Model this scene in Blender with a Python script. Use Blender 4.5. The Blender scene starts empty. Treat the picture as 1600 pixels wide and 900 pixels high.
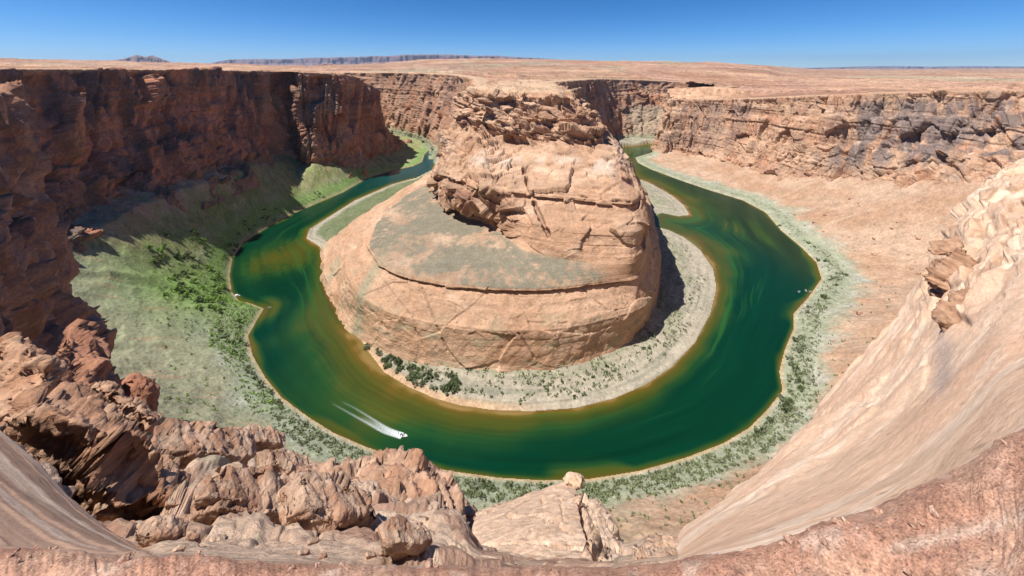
import bpy, bmesh, math, random
import numpy as np
from mathutils import Vector

# ------------------------------------------------------------------ camera, sky, sun, exposure
scene = bpy.context.scene
col = scene.collection
F = 560.0            # focal length in pixels of the 1600 x 900 photograph
CX, CY = 800.0, 105.0  # principal point (horizon row)
Q = 1.0              # mesh density

cam_d = bpy.data.cameras.new('camera')
cam = bpy.data.objects.new('camera', cam_d)
col.objects.link(cam)
cam.location = (0, 0, 0)
cam.rotation_euler = (math.radians(90), 0, 0)
cam_d.sensor_width = 36
cam_d.lens = 36 * F / 1600
cam_d.shift_y = -(450 - CY) / 1600
cam_d.clip_start = 0.1
cam_d.clip_end = 200000
scene.camera = cam

SUN_EL, SUN_AZ = math.radians(63), math.radians(17)   # azimuth: behind the pure left
S = Vector((-math.cos(SUN_EL) * math.cos(SUN_AZ), -math.cos(SUN_EL) * math.sin(SUN_AZ), math.sin(SUN_EL)))
world = bpy.data.worlds.new('World')
scene.world = world
world.use_nodes = True
wn = world.node_tree
bg = wn.nodes['Background']
sky = wn.nodes.new('ShaderNodeTexSky')
sky.sky_type = 'NISHITA'
sky.sun_disc = False
sky.sun_elevation = SUN_EL
sky.sun_rotation = math.atan2(S.x, S.y)
sky.altitude = 4500
sky.air_density = 1.0
sky.dust_density = 0.0
sky.ozone_density = 8.0
hs = wn.nodes.new('ShaderNodeHueSaturation')
hs.inputs['Saturation'].default_value = 1.22   # clear dry desert air
wn.links.new(sky.outputs[0], hs.inputs['Color'])
wn.links.new(hs.outputs[0], bg.inputs[0])
bg.inputs[1].default_value = 0.085
sun_d = bpy.data.lights.new('sun', 'SUN')
sun_d.energy = 4.6
sun_d.angle = math.radians(0.53)
sun_d.color = (1.0, 0.955, 0.89)
sun = bpy.data.objects.new('sun', sun_d)
col.objects.link(sun)
sun.rotation_euler = S.to_track_quat('Z', 'Y').to_euler()
vs = scene.view_settings
vs.view_transform = 'Standard'
vs.look = 'None'
vs.exposure = 0.6
vs.gamma = 1
vs.use_curve_mapping = False
scene.cycles.max_bounces = 4
scene.cycles.diffuse_bounces = 3

# ------------------------------------------------------------------ numeric helpers
f4 = np.float32

def G(px, py, z):
    """point on the level z seen at a pixel of the photograph"""
    Y = -z * F / (py - CY)
    return ((px - CX) / F * Y, Y, z)

def D(px, py, Y):
    return ((px - CX) / F * Y, Y, -(py - CY) / F * Y)

def _hash(ix, iy, iz, seed):
    h = (ix.astype(np.uint32) * np.uint32(374761393) + iy.astype(np.uint32) * np.uint32(668265263)
         + iz.astype(np.uint32) * np.uint32(2147483647 ^ 0x5bd1e995) + np.uint32((seed * 974711 + 12345) & 0xffffffff))
    h = (h ^ (h >> np.uint32(13))) * np.uint32(1274126177)
    h = (h ^ (h >> np.uint32(16))) * np.uint32(2246822519)
    return h ^ (h >> np.uint32(15))

def noise(x, y, z, seed=0):
    """gradient noise, about -1..1"""
    sh = np.broadcast(x, y, z).shape
    x, y, z = [np.broadcast_to(np.asarray(a, f4), sh).ravel() for a in (x, y, z)]
    xi, yi, zi = np.floor(x).astype(np.int32), np.floor(y).astype(np.int32), np.floor(z).astype(np.int32)
    xf, yf, zf = x - xi, y - yi, z - zi
    u, v, w = [t * t * t * (t * (t * 6 - 15) + 10) for t in (xf, yf, zf)]
    out = 0
    for dx in (0, 1):
        wx = u if dx else 1 - u
        for dy in (0, 1):
            wxy = wx * (v if dy else 1 - v)
            for dz in (0, 1):
                h = _hash(xi + dx, yi + dy, zi + dz, seed)
                gx = ((h & np.uint32(1023)).astype(f4) / 511.5 - 1)
                gy = (((h >> np.uint32(10)) & np.uint32(1023)).astype(f4) / 511.5 - 1)
                gz = (((h >> np.uint32(20)) & np.uint32(1023)).astype(f4) / 511.5 - 1)
                out = out + wxy * (w if dz else 1 - w) * (gx * (xf - dx) + gy * (yf - dy) + gz * (zf - dz))
    return (out * 1.5).reshape(sh)

def fbm(x, y, z, octv=4, seed=0, gain=0.5):
    a, s, tot = 1.0, 0, 0
    for k in range(octv):
        m = 2.03 ** k
        s = s + a * noise(x * m, y * m, z * m, seed + k * 7)
        tot += a
        a *= gain
    return s / tot

def ridge(x, y, z, octv=3, seed=0):
    a, s, tot = 1.0, 0, 0
    for k in range(octv):
        m = 2.07 ** k
        s = s + a * (1 - np.abs(noise(x * m, y * m, z * m, seed + k * 5)) * 2)
        tot += a
        a *= 0.5
    return s / tot

def worley(x, y, z, seed=0):
    """F1, F2 and a random number of the nearest cell"""
    sh = np.broadcast(x, y, z).shape
    x, y, z = [np.broadcast_to(np.asarray(a, f4), sh).ravel() for a in (x, y, z)]
    xi, yi, zi = np.floor(x).astype(np.int32), np.floor(y).astype(np.int32), np.floor(z).astype(np.int32)
    f1 = np.full(x.shape, 9, f4); f2 = np.full(x.shape, 9, f4); rid = np.zeros(x.shape, f4)
    for dx in (-1, 0, 1):
        for dy in (-1, 0, 1):
            for dz in (-1, 0, 1):
                h = _hash(xi + dx, yi + dy, zi + dz, seed)
                qx = xi + dx + (h & np.uint32(1023)).astype(f4) / 1023
                qy = yi + dy + ((h >> np.uint32(10)) & np.uint32(1023)).astype(f4) / 1023
                qz = zi + dz + ((h >> np.uint32(20)) & np.uint32(1023)).astype(f4) / 1023
                d = (qx - x) ** 2 + (qy - y) ** 2 + (qz - z) ** 2
                near = d < f1
                f2 = np.where(near, f1, np.minimum(f2, d))
                rid = np.where(near, (_hash(h, h, h, 3) & np.uint32(1023)).astype(f4) / 1023, rid)
                f1 = np.where(near, d, f1)
    return np.sqrt(f1).reshape(sh), np.sqrt(f2).reshape(sh), rid.reshape(sh)

def facet(x, y, z, seed=0, slope=0.9):
    """tilted planes, one per cell: broken angular rock, about -0.7..0.7, and the distance to the nearest joint"""
    sh = np.broadcast(x, y, z).shape
    x, y, z = [np.broadcast_to(np.asarray(a, f4), sh).ravel() for a in (x, y, z)]
    xi, yi, zi = np.floor(x).astype(np.int32), np.floor(y).astype(np.int32), np.floor(z).astype(np.int32)
    f1 = np.full(x.shape, 9, f4); f2 = np.full(x.shape, 9, f4); val = np.zeros(x.shape, f4)
    for dx in (-1, 0, 1):
        for dy in (-1, 0, 1):
            for dz in (-1, 0, 1):
                h = _hash(xi + dx, yi + dy, zi + dz, seed)
                ex = x - (xi + dx + (h & np.uint32(1023)).astype(f4) / 1023)
                ey = y - (yi + dy + ((h >> np.uint32(10)) & np.uint32(1023)).astype(f4) / 1023)
                ez = z - (zi + dz + ((h >> np.uint32(20)) & np.uint32(1023)).astype(f4) / 1023)
                d = ex * ex + ey * ey + ez * ez
                near = d < f1
                f2 = np.where(near, f1, np.minimum(f2, d))
                f1 = np.where(near, d, f1)
                k = h * np.uint32(2654435761)
                k = k ^ (k >> np.uint32(15))
                g1 = (k & np.uint32(255)).astype(f4) / 127.5 - 1; g2 = ((k >> np.uint32(8)) & np.uint32(255)).astype(f4) / 127.5 - 1
                g3 = ((k >> np.uint32(16)) & np.uint32(255)).astype(f4) / 127.5 - 1; g0 = ((k >> np.uint32(24)) & np.uint32(255)).astype(f4) / 255 - 0.5
                val = np.where(near, g0 * 0.8 + slope * (g1 * ex + g2 * ey + g3 * ez), val)
    return val.reshape(sh), (np.sqrt(f2) - np.sqrt(f1)).reshape(sh)

def beds(q, seed=0):
    """layer cake: a random offset per bed, sharp steps and a thin notch between beds, about -0.5..0.5"""
    q = np.asarray(q, f4)
    i = np.floor(q).astype(np.int32); f = q - i
    zz = np.zeros_like(i)
    h0 = (_hash(i, zz, zz, seed) & np.uint32(1023)).astype(f4) / 1023
    h1 = (_hash(i + 1, zz, zz, seed) & np.uint32(1023)).astype(f4) / 1023
    t = np.clip((f - 0.86) / 0.14, 0, 1)
    return h0 + (h1 - h0) * t - 0.5 - 0.25 * np.exp(-((f - 0.9) / 0.05) ** 2)

def sstep(a, b, x):
    t = np.clip((x - a) / (b - a), 0, 1)
    return t * t * (3 - 2 * t)

def mixc(a, b, t):
    a = np.asarray(a, f4); b = np.asarray(b, f4)
    return a + (b - a) * np.asarray(t, f4)[..., None]

def dist_poly(X, Y, pl, closed=False, vals=None):
    """distance from points to a polyline (and the interpolated value there)"""
    pl = np.asarray(pl, f4)
    if closed:
        pl = np.vstack([pl, pl[:1]])
    X = np.asarray(X, f4); Y = np.asarray(Y, f4)
    best = np.full(X.shape, 1e9, f4); val = np.zeros(X.shape, f4)
    for i in range(len(pl) - 1):
        ax, ay = pl[i][:2]; bx, by = pl[i + 1][:2]
        dx, dy = bx - ax, by - ay
        L = dx * dx + dy * dy + 1e-9
        t = np.clip(((X - ax) * dx + (Y - ay) * dy) / L, 0, 1)
        d = np.hypot(X - ax - t * dx, Y - ay - t * dy)
        m = d < best
        best = np.where(m, d, best)
        if vals is not None:
            val = np.where(m, vals[i] + (vals[i + 1] - vals[i]) * t, val)
    return (best, val) if vals is not None else best

def inside(X, Y, poly):
    poly = np.asarray(poly, float)
    c = np.zeros(np.shape(X), bool)
    n = len(poly)
    for i in range(n):
        x0, y0 = poly[i][:2]; x1, y1 = poly[(i + 1) % n][:2]
        if y0 == y1:
            continue
        c ^= ((y0 > Y) != (y1 > Y)) & (X < (x1 - x0) * (Y - y0) / (y1 - y0) + x0)
    return c

def gsmooth(a, sig, axis=0):
    if sig <= 0:
        return a
    r = int(sig * 3) + 1
    k = np.exp(-0.5 * (np.arange(-r, r + 1) / sig) ** 2); k /= k.sum()
    pad = [(0, 0)] * a.ndim
    pad[axis] = (r, r)
    b = np.pad(a, pad, mode='edge')
    out = 0
    for i, w in enumerate(k):
        sl = [slice(None)] * a.ndim
        sl[axis] = slice(i, i + a.shape[axis])
        out = out + w * b[tuple(sl)]
    return out

def grid_normals(V):
    du = np.gradient(V, axis=0); dv = np.gradient(V, axis=1)
    n = np.cross(du, dv)
    n /= np.linalg.norm(n, axis=2, keepdims=True) + 1e-9
    return n

# ------------------------------------------------------------------ mesh helpers
def raw_mesh(name, V, faces, mat, colr=None, parent=None, smooth=True):
    """V (n,3), faces (m,4) or (m,3) index arrays -> ONE mesh object"""
    V = np.asarray(V, f4); faces = np.asarray(faces, np.int32)
    used = np.zeros(len(V), bool); used[faces.ravel()] = True
    remap = np.cumsum(used) - 1
    V = V[used]; faces = remap[faces]
    me = bpy.data.meshes.new(name)
    k = faces.shape[1]
    me.vertices.add(len(V)); me.vertices.foreach_set('co', V.ravel())
    me.loops.add(faces.size); me.loops.foreach_set('vertex_index', faces.ravel().astype(np.int32))
    me.polygons.add(len(faces))
    me.polygons.foreach_set('loop_start', np.arange(0, faces.size, k, dtype=np.int32))
    me.polygons.foreach_set('use_smooth', np.full(len(faces), smooth))
    if colr is not None:
        c = np.asarray(colr, f4).reshape(-1, 3)[used]
        at = me.color_attributes.new('Col', 'FLOAT_COLOR', 'POINT')
        at.data.foreach_set('color', np.hstack([c, np.ones((len(c), 1), f4)]).ravel())
    me.update(); me.validate()
    me.materials.append(mat)
    o = bpy.data.objects.new(name, me)
    col.objects.link(o)
    if parent:
        o.parent = parent
    return o

def grid_faces(n, m, wrap=False):
    i = np.arange(n if wrap else n - 1)[:, None]; j = np.arange(m - 1)[None, :]
    i2 = (i + 1) % n
    return np.stack(np.broadcast_arrays(i * m + j, i2 * m + j, i2 * m + j + 1, i * m + j + 1), -1).reshape(-1, 4)

def grid_mesh(name, V, mat, colr=None, mask=None, wrap=False, flip=False):
    n, m = V.shape[:2]
    f = grid_faces(n, m, wrap)
    if mask is not None:
        f = f[mask.ravel()]
    if flip:
        f = f[:, ::-1]
    return raw_mesh(name, V.reshape(-1, 3), f, mat, colr)

def tag(o, label=None, cat=None, group=None, kind=None):
    if label: o['label'] = label
    if cat: o['category'] = cat
    if group: o['group'] = group
    if kind: o['kind'] = kind
    return o

def empty(name, loc, rz=0):
    o = bpy.data.objects.new(name, None)
    col.objects.link(o)
    o.location = loc
    o.rotation_euler = (0, 0, rz)
    o.empty_display_size = 0.5
    return o

def copy_tree(o, parent=None):
    c = o.copy(); col.objects.link(c)
    if parent: c.parent = parent
    for ch in list(o.children):
        copy_tree(ch, c)
    return c

# ------------------------------------------------------------------ materials
def new_mat(name):
    m = bpy.data.materials.new(name); m.use_nodes = True
    nt = m.node_tree
    b = nt.nodes['Principled BSDF']
    b.inputs['Roughness'].default_value = 0.9
    b.inputs['Specular IOR Level'].default_value = 0.15
    return m, nt, b

def rock_mat(name, size=1.0, bump=0.5, var=0.35, rot=0.0, squash=(1, 1, 1), speck=0.0):
    """vertex albedo x fine grain, with grain of the given size in metres"""
    m, nt, b = new_mat(name)
    N, L = nt.nodes, nt.links
    at = N.new('ShaderNodeAttribute'); at.attribute_name = 'Col'
    geo = N.new('ShaderNodeNewGeometry')
    mp = N.new('ShaderNodeMapping'); mp.inputs['Scale'].default_value = squash
    vr = N.new('ShaderNodeVectorRotate'); vr.rotation_type = 'Z_AXIS'; vr.inputs['Angle'].default_value = rot
    L.new(geo.outputs['Position'], vr.inputs['Vector'])
    L.new(vr.outputs[0], mp.inputs[0])
    n1 = N.new('ShaderNodeTexNoise'); n1.inputs['Scale'].default_value = 1 / size
    n1.inputs['Detail'].default_value = 6; n1.inputs['Roughness'].default_value = 0.65
    L.new(mp.outputs[0], n1.inputs['Vector'])
    n2 = N.new('ShaderNodeTexNoise'); n2.inputs['Scale'].default_value = 1 / (size * 5)
    n2.inputs['Detail'].default_value = 4; n2.inputs['Roughness'].default_value = 0.6
    L.new(mp.outputs[0], n2.inputs['Vector'])
    r1 = N.new('ShaderNodeMapRange'); r1.inputs['From Min'].default_value = 0.3; r1.inputs['From Max'].default_value = 0.7
    r1.inputs['To Min'].default_value = 1 - var; r1.inputs['To Max'].default_value = 1 + var
    L.new(n1.outputs[0], r1.inputs[0])
    r2 = N.new('ShaderNodeMapRange'); r2.inputs['From Min'].default_value = 0.3; r2.inputs['From Max'].default_value = 0.7
    r2.inputs['To Min'].default_value = 1 - var * 0.6; r2.inputs['To Max'].default_value = 1 + var * 0.6
    L.new(n2.outputs[0], r2.inputs[0])
    mu = N.new('ShaderNodeMath'); mu.operation = 'MULTIPLY'
    L.new(r1.outputs[0], mu.inputs[0]); L.new(r2.outputs[0], mu.inputs[1])
    fac = mu.outputs[0]
    if speck:
        vo = N.new('ShaderNodeTexVoronoi'); vo.inputs['Scale'].default_value = 1 / speck
        L.new(mp.outputs[0], vo.inputs['Vector'])
        r3 = N.new('ShaderNodeMapRange'); r3.inputs['From Min'].default_value = 0.12; r3.inputs['From Max'].default_value = 0.3
        r3.inputs['To Min'].default_value = 0.55; r3.inputs['To Max'].default_value = 1.0
        L.new(vo.outputs['Distance'], r3.inputs[0])
        m3 = N.new('ShaderNodeMath'); m3.operation = 'MULTIPLY'
        L.new(fac, m3.inputs[0]); L.new(r3.outputs[0], m3.inputs[1]); fac = m3.outputs[0]
    vm = N.new('ShaderNodeVectorMath'); vm.operation = 'SCALE'
    L.new(at.outputs['Color'], vm.inputs[0]); L.new(fac, vm.inputs['Scale'])
    L.new(vm.outputs[0], b.inputs['Base Color'])
    bp = N.new('ShaderNodeBump'); bp.inputs['Strength'].default_value = bump; bp.inputs['Distance'].default_value = size * 0.8
    L.new(n1.outputs[0], bp.inputs['Height'])
    L.new(bp.outputs[0], b.inputs['Normal'])
    return m

def flat_mat(name, c, rough=0.6, var=0.12, scale=3.0, metal=0.0, spec=0.4):
    m, nt, b = new_mat(name)
    N, L = nt.nodes, nt.links
    n1 = N.new('ShaderNodeTexNoise'); n1.inputs['Scale'].default_value = scale; n1.inputs['Detail'].default_value = 4
    geo = N.new('ShaderNodeNewGeometry'); L.new(geo.outputs['Position'], n1.inputs['Vector'])
    mx = N.new('ShaderNodeMix'); mx.data_type = 'RGBA'
    mx.inputs['A'].default_value = (*[v * (1 - var) for v in c], 1); mx.inputs['B'].default_value = (*[min(1, v * (1 + var)) for v in c], 1)
    L.new(n1.outputs[0], mx.inputs['Factor']); L.new(mx.outputs['Result'], b.inputs['Base Color'])
    b.inputs['Roughness'].default_value = rough; b.inputs['Metallic'].default_value = metal
    b.inputs['Specular IOR Level'].default_value = spec
    return m

M_CLIFF = rock_mat('cliff_sandstone', 3.0, 0.55, 0.28, squash=(1, 1, 0.8))
M_CLIFF_NEAR = rock_mat('near_cliff_sandstone', 1.2, 0.6, 0.28)
M_BUTTE = rock_mat('butte_sandstone', 2.0, 0.45, 0.22, squash=(0.8, 0.8, 1.6))
M_FLOOR = rock_mat('talus_and_scrub', 3.0, 0.5, 0.28)
M_PLAIN = rock_mat('desert_plain', 16.0, 0.3, 0.42, speck=22)
M_NEAR = rock_mat('ledge_sandstone', 0.7, 0.6, 0.25, squash=(1, 1, 2.2))
M_DOME = rock_mat('slickrock', 0.28, 0.5, 0.17, rot=-0.55, squash=(0.6, 1, 1.3))
M_GROUND = rock_mat('red_rim_dirt', 0.022, 1.0, 0.5, speck=0.045)
M_SLAB = rock_mat('striped_slickrock', 0.1, 0.35, 0.18)
M_MESA = rock_mat('far_mesa_rock', 60.0, 0.3, 0.25)

# ------------------------------------------------------------------ plan of the river and cliffs (z = -300 is the water level)
WZ = -300.0
outer_px = [(683, 214), (672, 232), (664, 241), (660, 253), (645, 260), (611, 267), (573, 279), (535, 301), (497, 317), (460, 333), (410, 360),
            (380, 380), (363, 405), (359, 430), (362, 455), (374, 470), (392, 474), (413, 482), (402, 500), (388, 525), (395, 555), (415, 590),
            (440, 620), (480, 650), (520, 675), (570, 697), (630, 717), (700, 735), (780, 746), (850, 750), (920, 748), (1000, 735), (1070, 715),
            (1130, 692), (1170, 668), (1198, 640), (1222, 610), (1217, 580), (1225, 548), (1240, 512), (1239, 490), (1262, 465), (1283, 435),
            (1275, 410), (1250, 385), (1220, 360), (1196, 332), (1160, 313), (1110, 298), (1060, 281), (1015, 264), (996, 254), (992, 246), (1020, 238)]
inner_px = [(700, 212), (684, 228), (682, 255), (677, 272), (640, 280), (611, 288), (554, 313), (517, 336), (484, 357), (478, 372), (500, 386),
            (507, 410), (510, 445), (520, 475), (540, 502), (558, 520), (572, 545), (600, 582), (640, 606), (680, 623), (720, 634), (770, 641),
            (830, 643), (900, 638), (960, 623), (1010, 601), (1050, 574), (1086, 536), (1110, 492), (1120, 450), (1115, 420), (1095, 391),
            (1070, 371), (1045, 359), (1025, 354), (1020, 340), (1034, 333), (1060, 338), (1078, 336), (1070, 322), (1050, 305), (1020, 288), (990, 276), (976, 262),
            (972, 250), (962, 241), (966, 231), (1015, 225)]
outer_w = [G(x, y, WZ)[:2] for x, y in outer_px]
inner_w = [G(x, y, WZ)[:2] for x, y in inner_px]
outer_w = [(-620, 1760), (-420, 1650)] + outer_w + [(620, 1275), (1100, 1350)]
inner_w = [(-620, 1850), (-420, 1740)] + inner_w + [(620, 1340), (1100, 1420)]
river_poly = outer_w + inner_w[::-1]

# each station: rim point, base point
L_ST = [((-560, 250, -3), (-470, 255, -185)), ((-560, 330, -2), (-462, 330, -188)), ((-565, 400, -1), (-472, 390, -192)),
        ((-585, 490, -2), (-508, 484, -194)), ((-600, 590, -3), (-526, 586, -197)), ((-602, 710, -5), (-528, 711, -203)), ((-606, 800, -7), (-545, 800, -212)),
        ((-606, 862, -9), (-556, 862, -226)), ((-592, 938, -10), (-548, 934, -234)), ((-532, 898, -12), (-482, 876, -246)), ((-508, 945, -14), (-444, 906, -268)),
        ((-470, 960, -18), (-414, 962, -279)), ((-452, 1060, -28), (-407, 1120, -286)), ((-440, 1190, -100), (-396, 1370, -291)),
        ((-560, 1380, -60), (-540, 1490, -291)), ((-900, 1520, -30), (-880, 1640, -291)), ((-2100, 2050, -20), (-2050, 2180, -291))]
R_ST = [((1100, 250, -8), (820, 200, -170)), ((960, 440, -25), (770, 420, -185)), ((842, 590, -37), (695, 545, -192)), ((792, 700, -48), (702, 659, -205)),
        ((770, 790, -58), (692, 755, -238)), ((737, 900, -72), (645, 850, -272)), ((700, 1040, -90), (622, 993, -281)),
        ((650, 1180, -105), (578, 1160, -287)), ((556, 1262, -112), (490, 1222, -291)), ((585, 1340, -80), (535, 1345, -291)),
        ((900, 1420, -54), (880, 1455, -291)), ((2200, 1600, -44), (2200, 1650, -291))]
B_ST = [((-3000, 2750, -40), (-2950, 2620, -291)), ((-1500, 2080, -30), (-1450, 1980, -291)), ((-800, 1760, -25), (-760, 1690, -291)),
        ((-560, 1650, -24), (-510, 1560, -291)), ((-380, 1500, -24), (-350, 1420, -291)), ((-225, 1330, -26), (-290, 1260, -291)),
        ((-125, 1100, -32), (-220, 1080, -291)), ((-92, 900, -35), (-190, 920, -288)), ((-88, 780, -37), (-160, 780, -270)),
        ((-60, 700, -40), (-70, 660, -250)), ((60, 700, -40), (60, 660, -250)), ((95, 780, -37), (170, 780, -262)),
        ((100, 880, -36), (220, 900, -287)), ((150, 1000, -38), (245, 1015, -291)), ((300, 1330, -44), (360, 1290, -291)), ((392, 1500, -48), (450, 1420, -291)),
        ((600, 1600, -56), (590, 1400, -291)), ((1000, 1640, -80), (950, 1450, -291)), ((3000, 2050, -110), (2950, 1850, -291))]
SPUR_ST = [((-84, 20, -6), (-48, 36, -60)), ((-118, 56, -6), (-86, 72, -100)), ((-160, 96, -5), (-122, 110, -135)), ((-212, 137, -8), (-162, 145, -165)),
           ((-240, 166, -12), (-190, 171, -185)), ((-265, 193, -12), (-208, 196, -196)), ((-340, 218, -8), (-310, 240, -200)),
           ((-440, 228, -6), (-440, 258, -198)), ((-560, 228, -4), (-560, 258, -198))]

# ------------------------------------------------------------------ rock colours (albedo)
TAN = (0.46, 0.295, 0.192)
PALE = (0.56, 0.385, 0.265)
WHITE = (0.58, 0.46, 0.36)
RED = (0.30, 0.125, 0.066)
BROWN = (0.20, 0.095, 0.058)
VARN = (0.105, 0.085, 0.085)
TALUS = (0.44, 0.30, 0.207)
SCRUB = (0.255, 0.25, 0.165)
GREEN = (0.205, 0.245, 0.085)
SAGE = (0.275, 0.305, 0.21)
SAND = (0.36, 0.315, 0.24)

def cliff_disp(P, big=1.0, seed=1, alcove=9.0):
    x, y, z = P[..., 0], P[..., 1], P[..., 2]
    ck = np.abs(noise(x / 75, y / 75, z / 420, seed + 21)); ck2 = np.abs(noise(x / 34, y / 34, z / 240, seed + 22))
    cracks = -9 * big * (1 - sstep(0.0, 0.05, ck)) - 4 * big * (1 - sstep(0.0, 0.06, ck2))
    d = cracks + 14 * big * fbm(x / 110, y / 110, z / 420, 3, seed)
    wx = 0.35 * noise(x / 40, y / 40, z / 70, seed)
    r1, e1 = facet(x / 42 + wx, y / 42 + wx, z / 130, seed + 1, 0.9)
    d = d + 17 * big * r1
    r2, e2 = facet(x / 13 + wx, y / 13, z / 64 + 0.4 * noise(x / 20, y / 20, z / 20, seed), seed + 2, 0.9)
    d = d + 5.0 * big * r2 - 2.2 * big * (1 - sstep(0.0, 0.10, e2))
    r3, e3 = facet(x / 5 + wx, y / 5, z / 15, seed + 6, 0.8)
    d = d + 1.3 * big * r3
    wz = z + 5 * noise(x / 90, y / 90, z / 90, seed + 3)
    bm_ = sstep(-0.25, 0.3, noise(x / 130, y / 130, z / 60, seed + 8))
    d = d + big * (0.4 + bm_) * (2.6 * beds(wz / 17, seed) + 1.3 * beds(wz / 5.5, seed + 1))
    alc = sstep(0.12, 0.32, fbm(x / 70, y / 70, z / 55, 2, seed + 12))
    d = d - alcove * big * alc
    d = d + 1.6 * big * fbm(x / 6, y / 6, z / 9, 3, seed + 5)
    return d

def cliff_color(P, base, dark, varn=0.5, seed=11, pale=None):
    x, y, z = P[..., 0], P[..., 1], P[..., 2]
    n1 = fbm(x / 60, y / 60, z / 60, 4, seed)
    c = mixc(base, dark, sstep(-0.25, 0.35, n1))
    bands = noise(x / 400, y / 400, z / 7.5, seed + 1) + 0.5 * noise(x / 150, y / 150, z / 2.6, seed + 2)
    c = c * (1 + 0.13 * np.clip(bands, -1, 1))[..., None]
    if pale is not None:
        c = mixc(c, pale, 0.75 * sstep(0.12, 0.45, fbm(x / 45, y / 45, z / 22, 3, seed + 6)))
    if varn > 0:
        v = fbm(x / 26, y / 26, z / 150, 4, seed + 3) + 0.55 * fbm(x / 120, y / 120, z / 200, 2, seed + 4)
        c = mixc(c, VARN, varn * sstep(0.0, 0.35, v))
        c = mixc(c, WHITE, 0.35 * sstep(0.33, 0.55, fbm(x / 9, y / 9, z / 90, 3, seed + 5)))
    return c

def resample(pts, n, wgt=None):
    pts = np.asarray(pts, float)
    s = np.r_[0, np.cumsum(np.linalg.norm(np.diff(pts[:, :2], axis=0), axis=1))]
    dens = 4000
    ss = np.linspace(0, s[-1], dens)
    P = np.stack([np.interp(ss, s, pts[:, k]) for k in range(pts.shape[1])], 1)
    w = 1 / np.maximum(np.hypot(P[:, 0], P[:, 1]), 100) ** 0.8
    cw = np.cumsum(w); cw = (cw - cw[0]) / (cw[-1] - cw[0])
    t = np.interp(np.linspace(0, 1, n), cw, ss)
    return t, s

def ribbon(name, ST, profile, n, rows, mat, colfn, big=1.0, seed=1, back=60.0, sm=6, backrise=0.5, fs=1.0):
    n = int(n * Q); rows = int(rows * Q)
    rim = np.array([a for a, b in ST], float); base = np.array([b for a, b in ST], float)
    mid = (rim + base) / 2
    t, s = resample(mid, n)
    R_ = np.stack([np.interp(t, s, rim[:, k]) for k in range(3)], 1)
    B_ = np.stack([np.interp(t, s, base[:, k]) for k in range(3)], 1)
    R_ = gsmooth(R_, sm * Q); B_ = gsmooth(B_, sm * Q)
    out = B_ - R_; out[:, 2] = 0
    out = gsmooth(out, 10 * Q)
    out /= np.linalg.norm(out, axis=1, keepdims=True) + 1e-6
    rails = []
    bk = R_ - out * back; bk[:, 2] += backrise
    bk2 = R_ - out * back * 0.4; bk2[:, 2] += backrise + 0.4
    rails += [(0.0, bk), (0.25, bk2)]
    vpos = []
    for fz, fh in profile:
        p = R_ + (B_ - R_) * fh
        p[:, 2] = R_[:, 2] + (B_[:, 2] - R_[:, 2]) * fz
        rails.append((None, p))
    toe = B_ + out * 26; toe[:, 2] -= 34
    rails.append((None, toe))
    # lengths
    A = np.array([r[1] for r in rails])           # K,n,3
    seg = np.linalg.norm(np.diff(A, axis=0), axis=2).mean(1)
    seg[0] *= 0.3; seg[1] *= 0.5
    cum = np.r_[0, np.cumsum(seg)]
    tv = np.linspace(0, cum[-1], rows)
    V = np.empty((n, rows, 3))
    for j, q in enumerate(tv):
        k = min(np.searchsorted(cum, q, 'right') - 1, len(A) - 2)
        u = (q - cum[k]) / (cum[k + 1] - cum[k])
        V[:, j] = A[k] + (A[k + 1] - A[k]) * u
    V = gsmooth(V, 1.5 * Q, 1)
    nrm = grid_normals(V)
    sgn = np.sign((nrm[:, rows // 2, :2] * out[:, :2]).sum(1).mean())
    nrm = gsmooth(gsmooth(nrm * sgn, 8 * Q, 0), 8 * Q, 1)
    nrm /= np.linalg.norm(nrm, axis=2, keepdims=True) + 1e-6
    rimv = cum[2]; w = sstep(rimv * 0.8, rimv + 8, tv) * (1 - 0.75 * sstep(cum[-2] - 5, cum[-1], tv))
    w = np.maximum(w, 0.07)
    d = cliff_disp(V * fs, big, seed, 6.0 if seed in (1, 4) else 3.5) / fs
    P = V + nrm * (d * w[None, :])[..., None]
    hfrac = np.clip((R_[:, 2][:, None] - P[..., 2]) / np.maximum(R_[:, 2] - B_[:, 2], 20)[:, None], 0, 1)
    top = 1 - sstep(rimv - 2, rimv + 5, tv)
    c = colfn(P, hfrac, np.broadcast_to(top[None, :], hfrac.shape))
    return grid_mesh(name, P, mat, np.clip(c, 0.01, 0.9), flip=(sgn < 0))

PLAINC = (0.43, 0.262, 0.165)

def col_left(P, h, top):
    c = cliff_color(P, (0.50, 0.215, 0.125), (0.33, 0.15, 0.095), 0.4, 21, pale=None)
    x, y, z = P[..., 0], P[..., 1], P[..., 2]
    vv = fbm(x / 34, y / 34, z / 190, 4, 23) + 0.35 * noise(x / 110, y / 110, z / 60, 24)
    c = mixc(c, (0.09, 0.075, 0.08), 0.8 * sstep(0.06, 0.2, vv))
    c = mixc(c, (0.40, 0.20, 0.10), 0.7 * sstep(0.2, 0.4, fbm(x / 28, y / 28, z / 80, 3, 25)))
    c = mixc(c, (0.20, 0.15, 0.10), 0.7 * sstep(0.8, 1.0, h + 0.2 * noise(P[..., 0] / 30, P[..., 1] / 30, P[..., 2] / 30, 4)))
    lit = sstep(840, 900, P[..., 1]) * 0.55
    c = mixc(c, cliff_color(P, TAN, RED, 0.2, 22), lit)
    return mixc(c, PLAINC, top)

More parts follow.
